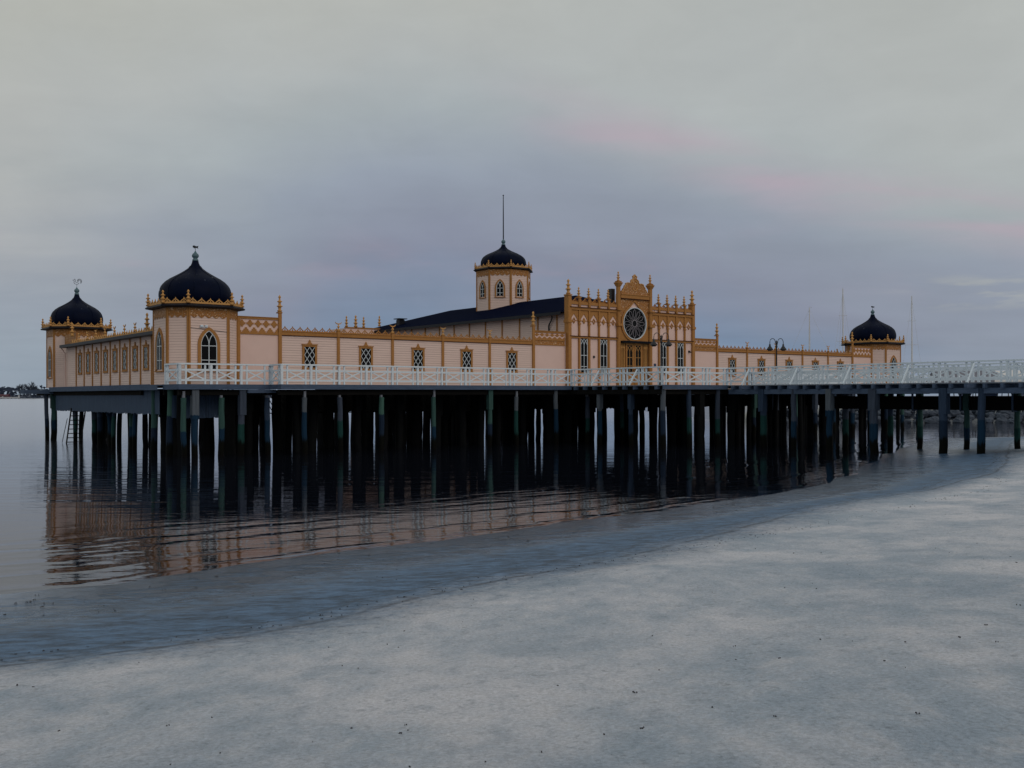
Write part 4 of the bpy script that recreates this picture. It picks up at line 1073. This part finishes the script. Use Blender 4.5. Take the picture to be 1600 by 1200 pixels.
def tenon_pile(i):
    rn = random.Random(40 + i); m = MB(); r0 = .12 + .008 * (i % 3)
    pts = [(rn.uniform(-.02, .02) + (.10, -.08, .03)[i % 3] * (8 - k) / 8, rn.uniform(-.02, .02), -4.75 + 4.75 * k / 8) for k in range(9)]
    m.tube(pts, [r0 * rn.uniform(.93, 1.05) * (1.10 - .012 * k) for k in range(9)], 10)
    m.box(-.05, .06, -r0 * .9, .02, .002, .30 + .1 * (i % 2), 1)
    return m.mesh('pile', ['pile_wood', 'tenon'])
PT = [tenon_pile(i) for i in range(5)]
# front row of the boardwalk, at the places where the photograph shows them
G1_ = 'piles along the front edge of the boardwalk'
fx_ = [286, 304, 346, 378, 417]
for i, x in enumerate(fx_): pile(s_at(x, -1.8), -1.8, 'weathered timber pile, %s from the left under the railed corner before the nearest tower' % ORD[i], G1_, top=-.62 if i % 2 == 0 else -.25, me=PT[i % 5] if i % 2 == 0 else None)
fx2 = [475, 531, 596, 677, 765, 806, 868, 918, 971]
for i, x in enumerate(fx2): pile(s_at(x, -3.05), -3.05, 'weathered timber pile, %s from the left under the long straight boardwalk edge' % ORD[i], G1_, top=-.62 if i in (0, 1, 2, 3, 5, 7) else -.25, me=PT[i % 5] if i in (0, 1, 2, 3, 5, 7) else None)
G2_ = 'green stained piles under the left wing'
lt = [258, 240]
for i, x in enumerate((241, 258)): pile(-30.3, (-.2, 2.0)[1 - i], 'thick green stained timber pile under the nearest tower, %s of two' % ('left' if i == 0 else 'right'), G2_, scale=1.1)
for i, x in enumerate([72, 84]): pile(s_at(x, 21.4), 21.4, 'green stained timber pile under the far left tower, %s of the outer pair' % ('left' if i == 0 else 'right'), G2_, scale=(1, 1.35)[i])
lw = [212, 196, 179, 162, 155, 138, 118, 108]
for i, x in enumerate(lw): pile(-30.0 if i % 2 == 0 else -29.7, t_at(x, -30.0), 'timber pile under the plank skirt of the left wing, %s from the near tower' % ORD[i], G2_)
GD = 'dark piles in the shade beneath the bathhouse'; LD = 'nearly black timber pile in the shade beneath the bathhouse'
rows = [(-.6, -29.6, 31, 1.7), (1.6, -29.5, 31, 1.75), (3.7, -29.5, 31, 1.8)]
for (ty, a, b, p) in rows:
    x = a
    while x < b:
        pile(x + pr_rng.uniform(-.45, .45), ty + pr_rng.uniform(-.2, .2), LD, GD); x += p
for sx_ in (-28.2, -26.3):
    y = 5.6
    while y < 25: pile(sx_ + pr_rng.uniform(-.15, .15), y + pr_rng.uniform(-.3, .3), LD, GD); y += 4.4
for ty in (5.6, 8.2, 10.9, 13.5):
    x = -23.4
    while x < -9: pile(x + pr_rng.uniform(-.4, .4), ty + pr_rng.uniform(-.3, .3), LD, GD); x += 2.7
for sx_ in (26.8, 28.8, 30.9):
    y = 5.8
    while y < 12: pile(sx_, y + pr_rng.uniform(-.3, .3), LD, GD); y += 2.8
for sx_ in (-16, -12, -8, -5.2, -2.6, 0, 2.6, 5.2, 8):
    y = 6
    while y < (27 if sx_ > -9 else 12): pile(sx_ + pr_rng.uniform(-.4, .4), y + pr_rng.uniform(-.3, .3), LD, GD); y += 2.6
x = 8.6
while x < 31: pile(x, -3.05, 'dark timber pile under the boardwalk edge beyond the footbridge', 'piles beyond the footbridge'); x += 2.3
GLd = 'piles under the landing'
for i, (s_, t_) in enumerate([(-7.9, -10.25), (-5.9, -10.25), (-3.6, -10.25)]):
    pile(s_, t_, 'grey green timber pile under the front edge of the landing, %s from the left' % ORD[i], GLd)
for i, (s_, t_) in enumerate([(-7.9, -5.4), (-7.9, -7.9)]):
    pile(s_, t_, 'grey green timber pile under the left side of the landing, %s' % ('nearer the bathhouse' if i == 0 else 'nearer the front corner'), GLd)
for s_ in (-5, -2, 1, 4, 7.7):
    for t_ in (-9.9, -7.6, -5.3): pile(s_ + pr_rng.uniform(-.2, .2), t_ + pr_rng.uniform(-.3, .3), 'dark timber pile in the shade beneath the landing', GLd + ', dark')
GF = 'piles of the footbridge'
for i, x in enumerate([1192, 1240, 1297, 1366, 1475, 1534]):
    tt_ = t_at(x, GL + .15); pile(GL + .15, tt_, 'footbridge pile of the near row, %s from the landing' % ORD[i], GF, scale=(1.15, 1.2, 1.2, 1.5, 1.2, 1.2)[i])
for i, x in enumerate([1322, 1392, 1437, 1510, 1590]):
    tt_ = t_at(x, GR - .15) if i != 3 else t_at(x, GR - .6); pile(GR - .15 if i != 3 else GR - .6, tt_, 'footbridge pile of the far row, %s from the landing' % ORD[i], GF)
for tt_ in (-29.5, -33, -36.5, -40, -43.5):
    for q_, s_ in enumerate((GL + .15, GR - .15)): pile(s_, tt_, 'timber pile of the footbridge where it runs over dry sand', GF)

# ladder down to the water below the left wing
LDR = root('ladder', -30.75, 16.6, -3.2); tag(LDR, 'dark wooden ladder down to the water below the left wing', 'ladder')
a0 = Vector((0, 0, 0)); b0 = Vector((.0, -1.5, 1.95))
for dx in (0, .8):
    MB().bar((dx, 0, -.4), (dx, -1.25, 1.95), .05, .12).build('stringer', 'dark_timber', LDR)
for i in range(8):
    f_ = (i + .5) / 8; z = -.2 + 2.1 * f_; y = -1.25 * (z + .4) / 2.35
    MB().box(.03, .77, y - .07, y + .07, z - .025, z + .02).build('rung', 'dark_timber', LDR)
MB().tube([(-.12, .35, -.1), (-.05, -.55, 1.35)], .02, 6).build('handrail', 'black_iron', LDR)

# ------------------------------------------------------------------ revetment rocks on the far bank
def rock_mesh(seed):
    rn = random.Random(seed); m = MB(); n, k_ = 9, 6; vs = []
    for j in range(k_ + 1):
        ph_ = math.pi * j / k_
        for i in range(n):
            th = 2 * math.pi * i / n; v = Vector((math.sin(ph_) * math.cos(th), math.sin(ph_) * math.sin(th), math.cos(ph_)))
            q_ = 1 + .32 * mnoise.noise(v * 1.7 + Vector((seed * 3.1, 0, 0)))
            q_ *= 1 - .12 * rn.random()
            vs.append((v.x * .8 * q_, v.y * .65 * q_, v.z * .5 * q_))
    fs = [(j * n + i, j * n + (i + 1) % n, (j + 1) * n + (i + 1) % n, (j + 1) * n + i) for j in range(k_) for i in range(n)]
    m.add(vs, fs); return m.mesh('rock', 'rock')
RM = [rock_mesh(i) for i in range(6)]
rr_ = random.Random(5)
for i in range(280):
    row = i % 4; X = 25 + (i // 4) * 1.0 + rr_.uniform(-.4, .4)
    o = bpy.data.objects.new('boulder', RM[rr_.randrange(6)]); C.objects.link(o)
    o.location = (X, 98.9 + row * 1.2 + rr_.uniform(-.4, .4), .08 + row * .36 + rr_.uniform(-.12, .12)); o.rotation_euler = (rr_.uniform(-.4, .4), rr_.uniform(-.3, .3), rr_.uniform(0, 6))
    sc = rr_.uniform(.5, 1.1); o.scale = (sc, sc, sc * .9); tag(o, 'dark blue grey boulder in the stone bank across the inlet', 'boulder', 'boulders of the stone bank')

# ------------------------------------------------------------------ boats ashore behind the bank
def hull_mb(L, B_, H, z0=.9):
    m = MB(); st = 9; vs = []
    for i in range(st):
        f_ = i / (st - 1); x = -L / 2 + L * f_; wd = B_ / 2 * (1 - max(0, (f_ - .45) / .55) ** 2.2) * (.82 + .18 * min(1, f_ / .3)); wd = max(wd, .02)
        dk = H + .18 * f_ ** 2; kl = .0 + .55 * H * max(0, (f_ - .7) / .3) ** 1.5
        vs += [(x, 0, z0 + kl), (x, -wd * .6, z0 + kl + .18 * H), (x, -wd, z0 + dk), (x, wd, z0 + dk), (x, wd * .6, z0 + kl + .18 * H)]
    fs = [(i * 5 + k_, i * 5 + (k_ + 1) % 5, (i + 1) * 5 + (k_ + 1) % 5, (i + 1) * 5 + k_) for i in range(st - 1) for k_ in range(5)]
    fs += [tuple(range(5))[::-1], tuple((st - 1) * 5 + k_ for k_ in range(5))]
    m.add(vs, fs, 0, False); return m
def cradle(parent, L, B_):
    m = MB()
    for x in (-L * .25, L * .2):
        for y in (-B_ * .42, B_ * .42): m.bar((x, y, 0), (x, y * .8, 1.5), .08, .08)
        m.bar((x, -B_ * .45, .06), (x, B_ * .45, .06), .1, .1)
    m.build('cradle', 'black_iron', parent)
def gz(X, Y): return float(ground_h(np.array([X]), np.array([Y]))[0][0])
def boat(px, D, rot, label, mast=None, hullm='hull_white', cover=None, L=9, lean=0, name='sailing_boat'):
    X = (px - 800) / FPX * D; z = gz(X, D)
    rt = bpy.data.objects.new(name, None); C.objects.link(rt); rt.location = (X, D, z); rt.rotation_euler = (0, 0, rot); tag(rt, label, 'boat', 'boats laid up ashore')
    B_ = L * .31; H = 1.35
    hull_mb(L, B_, H).build('hull', hullm, rt); MB().prism([(-L * .12, -.0), (L * .12, 0), (L * .05, -.85), (-L * .07, -.85)], -.08, .08).build('keel', 'hull_blue', rt, loc=(0, 0, 1.0))
    cradle(rt, L, B_)
    if cover:
        m = MB(); n = 9; vs = []
        for i in range(n):
            f_ = i / (n - 1); x = -L * .52 + L * 1.04 * f_; wd = B_ * .56 * (1 - max(0, (f_ - .45) / .6) ** 2); hh = 1.15 * (1 - .35 * abs(f_ - .4)) + .05 * math.sin(i * 2.3)
            vs += [(x, -wd, 1.75), (x, -wd * .98, 2.35), (x, 0, 2.45 + hh), (x, wd * .98, 2.35), (x, wd, 1.75)]
        m.add(vs, [(i * 5 + k_, i * 5 + k_ + 1, (i + 1) * 5 + k_ + 1, (i + 1) * 5 + k_) for i in range(n - 1) for k_ in range(4)] + [(4, 3, 2, 1, 0), tuple((n - 1) * 5 + k_ for k_ in range(5))]); m.build('cover', cover, rt)
    else:
        MB().box(-L * .2, L * .18, -B_ * .25, B_ * .25, 2.25, 2.7).build('cabin', 'hull_white', rt)
    if mast:
        top = mast - z
        mm_ = MB().tube([(0, 0, 2.2), (lean, 0, top)], [.085, .06], 8); mm_.build('mast', 'mast', rt)
        s_ = MB(); s_.tube([(lean, 0, top - .2), (L * .48, 0, 2.4)], .012, 4).tube([(lean, 0, top - .2), (-L * .48, 0, 2.4)], .012, 4)
        for y in (-1, 1): s_.tube([(lean, 0, top - .4), (0, y * B_ * .45, 2.3)], .011, 4)
        s_.build('rigging', 'mast', rt)
        w_ = MB()
        for f_ in (.45, .72): w_.tube([(lean * f_, -.9 * (1.3 - f_), 2 + (top - 2) * f_), (lean * f_, .9 * (1.3 - f_), 2 + (top - 2) * f_)], .02, 5)
        w_.tube([(lean - .35, 0, top + .06), (lean + .1, 0, top + .1)], .02, 4); w_.build('spreader', 'mast', rt)
        MB().tube([(0, 0, 3.3), (-L * .38, 0, 3.35)], .09, 8).build('boom', cover or 'hull_blue', rt)
    return rt
def ztop(y, D): return CAM_H + (616.8 - y) / FPX * D
boat(1265, 135, R(150), 'laid-up sailing boat whose thin mast stands left of the far right dome', ztop(481, 135), L=9)
boat(1317.5, 128, R(80), 'laid-up sailing boat with the thick pale mast just left of the right dome', ztop(451, 128), L=11, lean=.15)
boat(1425, 132, R(70), 'laid-up sailing boat with the slender mast just right of the right tower', ztop(463, 132), L=10)
boat(1508, 118, R(8), 'boat ashore under a grey tarpaulin seen through the footbridge railing', None, cover='tarp_grey', L=8, name='covered_boat')
boat(1548, 124, R(-6), 'boat ashore under a white tarpaulin, left one of two at the right edge', None, cover='tarp_white', L=8.5, name='covered_boat')
boat(1590, 120, R(12), 'boat ashore under a white tarpaulin, rightmost, at the edge of the photograph', None, cover='tarp_white', L=8, name='covered_boat')

# ------------------------------------------------------------------ far shore on the left
xs2 = np.linspace(-1100, 500, 120); ys2 = np.array([1350., 1358, 1380, 1500, 1900])
FX, FY = np.meshgrid(xs2, ys2); FZ = np.array([-1, .8, 1.5, 3.5, 6.])[:, None] + 0 * FX
fs_ = grid_mesh('far_shore', FX, FY, FZ, MATS['hazy_far_wood']); fs_['kind'] = 'structure'
wd_ = MB(); rw_ = random.Random(3)
for i in range(2600):
    X = rw_.uniform(-1000, -330); 
    ht = 9 + 4.5 * mnoise.noise((X * .02, 0, 0)) + 3 * mnoise.noise((X * .07, 3, 0)) + max(0, (-X - 560)) * .035
    Y = 1365 + rw_.uniform(0, 60); z = 1.5 + max(1.0, ht) * rw_.random() ** .8; r_ = rw_.uniform(1.0, 2.6)
    for k_ in range(3):
        a = rw_.uniform(0, 6.28); b = rw_.uniform(-1, 1); c_ = Vector((X + rw_.uniform(-1, 1), Y, z + rw_.uniform(-1, 1)))
        e1 = Vector((math.cos(a), math.sin(a) * .4, b)).normalized() * r_; e2_ = Vector((-math.sin(a) * .6, .4, 1)).normalized() * r_
        wd_.add([c_ - e1, c_ + e2_ * .5, c_ + e1, c_ - e2_ * .8], [(0, 1, 2, 3)])
wood = wd_.build('woodland', 'hazy_far_wood'); tag(wood, 'dark blue belt of woodland on the far shore at the left', 'woodland', kind='stuff')
def bare_tree(X, Y, h_, label):
    rn = random.Random(int(X)); rt = bpy.data.objects.new('bare_tree', None); C.objects.link(rt); rt.location = (X, Y, 2.5); tag(rt, label, 'tree', 'bare trees on the far shore')
    MB().tube([(0, 0, 0), (.3, 0, h_ * .35), (0, 0, h_ * .55)], [.8, .55, .3], 6).build('trunk', 'hazy_bark', rt)
    m = MB()
    def br(p, d, L, r_, dep):
        q_ = p + d * L; m.tube([p, q_], [r_, r_ * .6], 4, cap=False)
        if dep:
            for _ in range(4): br(p + d * L * rn.uniform(.5, 1), (d + Vector((rn.uniform(-.7, .7), rn.uniform(-.4, .4), rn.uniform(-.1, .5)))).normalized(), L * .68, r_ * .6, dep - 1)
    for _ in range(6): br(Vector((0, 0, h_ * rn.uniform(.25, .5))), Vector((rn.uniform(-.6, .6), rn.uniform(-.3, .3), 1)).normalized(), h_ * .26, .22, 3)
    m.build('crown', 'hazy_bark', rt)
bare_tree(-668, 1362, 17, 'rounded bare tree at the left end of the far shore')
bare_tree(-655, 1366, 15, 'smaller bare tree beside the rounded one on the far shore')
bare_tree(-657 + 14, 1362, 11, 'low bare tree between the two tall groups on the far shore')
bare_tree(-652 + 5, 1370, 9, 'lowest bare tree behind the white jetty on the far shore')
bare_tree((47 - 800) / FPX * 1360, 1362, 20, 'tall slender bare tree just left of the far left tower')
bare_tree((36 - 800) / FPX * 1360, 1362, 18, 'tall thin bare tree standing apart left of the tallest one')
bare_tree((56 - 800) / FPX * 1360, 1362, 15, 'bare tree rising closest to the far left tower')
X0 = (3 - 800) / FPX * 1345
hs_ = bpy.data.objects.new('boathouse', None); C.objects.link(hs_); hs_.location = (X0, 1347, .8); tag(hs_, 'small red boathouse on the far shore at the left edge', 'boathouse')
MB().box(-7, 7, 0, 6, 0, 3).build('wall', 'red_paint', hs_)
MB().add([(-7.5, -.6, 2.9), (7.5, -.6, 2.9), (7.5, 6.6, 2.9), (-7.5, 6.6, 2.9), (-7.5, 3, 4.8), (7.5, 3, 4.8)], [(0, 1, 5, 4), (2, 3, 4, 5), (0, 4, 3), (1, 2, 5), (3, 2, 1, 0)]).build('roof', 'red_paint', hs_)
MB().box(-1, 1, -.1, 0, 0, 2.2).build('door', 'far_white', hs_)
X0 = (15 - 800) / FPX * 1335
jt = bpy.data.objects.new('jetty', None); C.objects.link(jt); jt.location = (X0, 1335, 0); tag(jt, 'long low white jetty in front of the far shore', 'jetty')
MB().box(-24, 13, -1, 1, .7, 2.0).build('deck', 'far_white', jt)
for k_ in range(8): MB().box(-23 + 5 * k_, -22.4 + 5 * k_, -.6, .6, -1, .7).build('post', 'dark_timber', jt)
MB().box(11.5, 13, -.8, .8, 2.0, 4.2).build('beacon', 'far_white', jt)

# ------------------------------------------------------------------ seaweed and shell litter on the sand
lm = MB(); rl = random.Random(21)
def litter(X, Y, s_):
    z = gz(X, Y)
    i = np.searchsorted(xs, X) ; j = np.searchsorted(ys, Y); z = float(HH2[j, i]) + .003
    for _ in range(rl.randrange(1, 4)):
        a = rl.uniform(0, math.pi); l_ = s_ * rl.uniform(.4, 1.0); w_ = s_ * rl.uniform(.08, .22)
        x = X + rl.uniform(-s_, s_); y = Y + rl.uniform(-s_, s_); dx, dy = math.cos(a) * l_, math.sin(a) * l_
        lm.bar((x - dx / 2, y - dy / 2, z), (x + dx * .1, y + dy * .1 + w_, z + .006 + s_ * .1), w_, .008)
        lm.bar((x + dx * .1, y + dy * .1 + w_, z + .006 + s_ * .1), (x + dx / 2, y + dy / 2, z), w_ * .7, .006)
for _ in range(190):
    Y = 4.2 + 24 * rl.random() ** 1.3; X = rl.uniform(-.52, .52) * Y
    d_ = float(shore_dist(np.array([X]), np.array([Y]))[0])
    if d_ > .3: litter(X, Y, rl.choice((.005, .007, .010, .016)))
for _ in range(300):                                                   # strand line along the wet edge
    Y = 7.5 + 34 * rl.random() ** 1.4
    for X in np.linspace(-Y * .52, Y * .52, 90):
        d_ = float(shore_dist(np.array([X]), np.array([Y]))[0])
        if abs(d_ - 4.9) < .22: litter(X + rl.uniform(-.2, .2), Y + rl.uniform(-.15, .15), rl.choice((.010, .014, .022))); break
for _ in range(120):                                                   # weed in the shallows
    Y = 12 + 26 * rl.random()
    for X in np.linspace(-Y * .52, Y * .52, 90):
        d_ = float(shore_dist(np.array([X]), np.array([Y]))[0])
        if abs(d_ - 1.2) < .3: litter(X + rl.uniform(-.8, .8), Y + rl.uniform(-.5, .5), rl.choice((.02, .03, .05))); break
lo = lm.build('seaweed_litter', 'rope'); tag(lo, 'dark scraps of seaweed and shell scattered over the pale sand', 'seaweed', kind='stuff')
print('piles', npile)
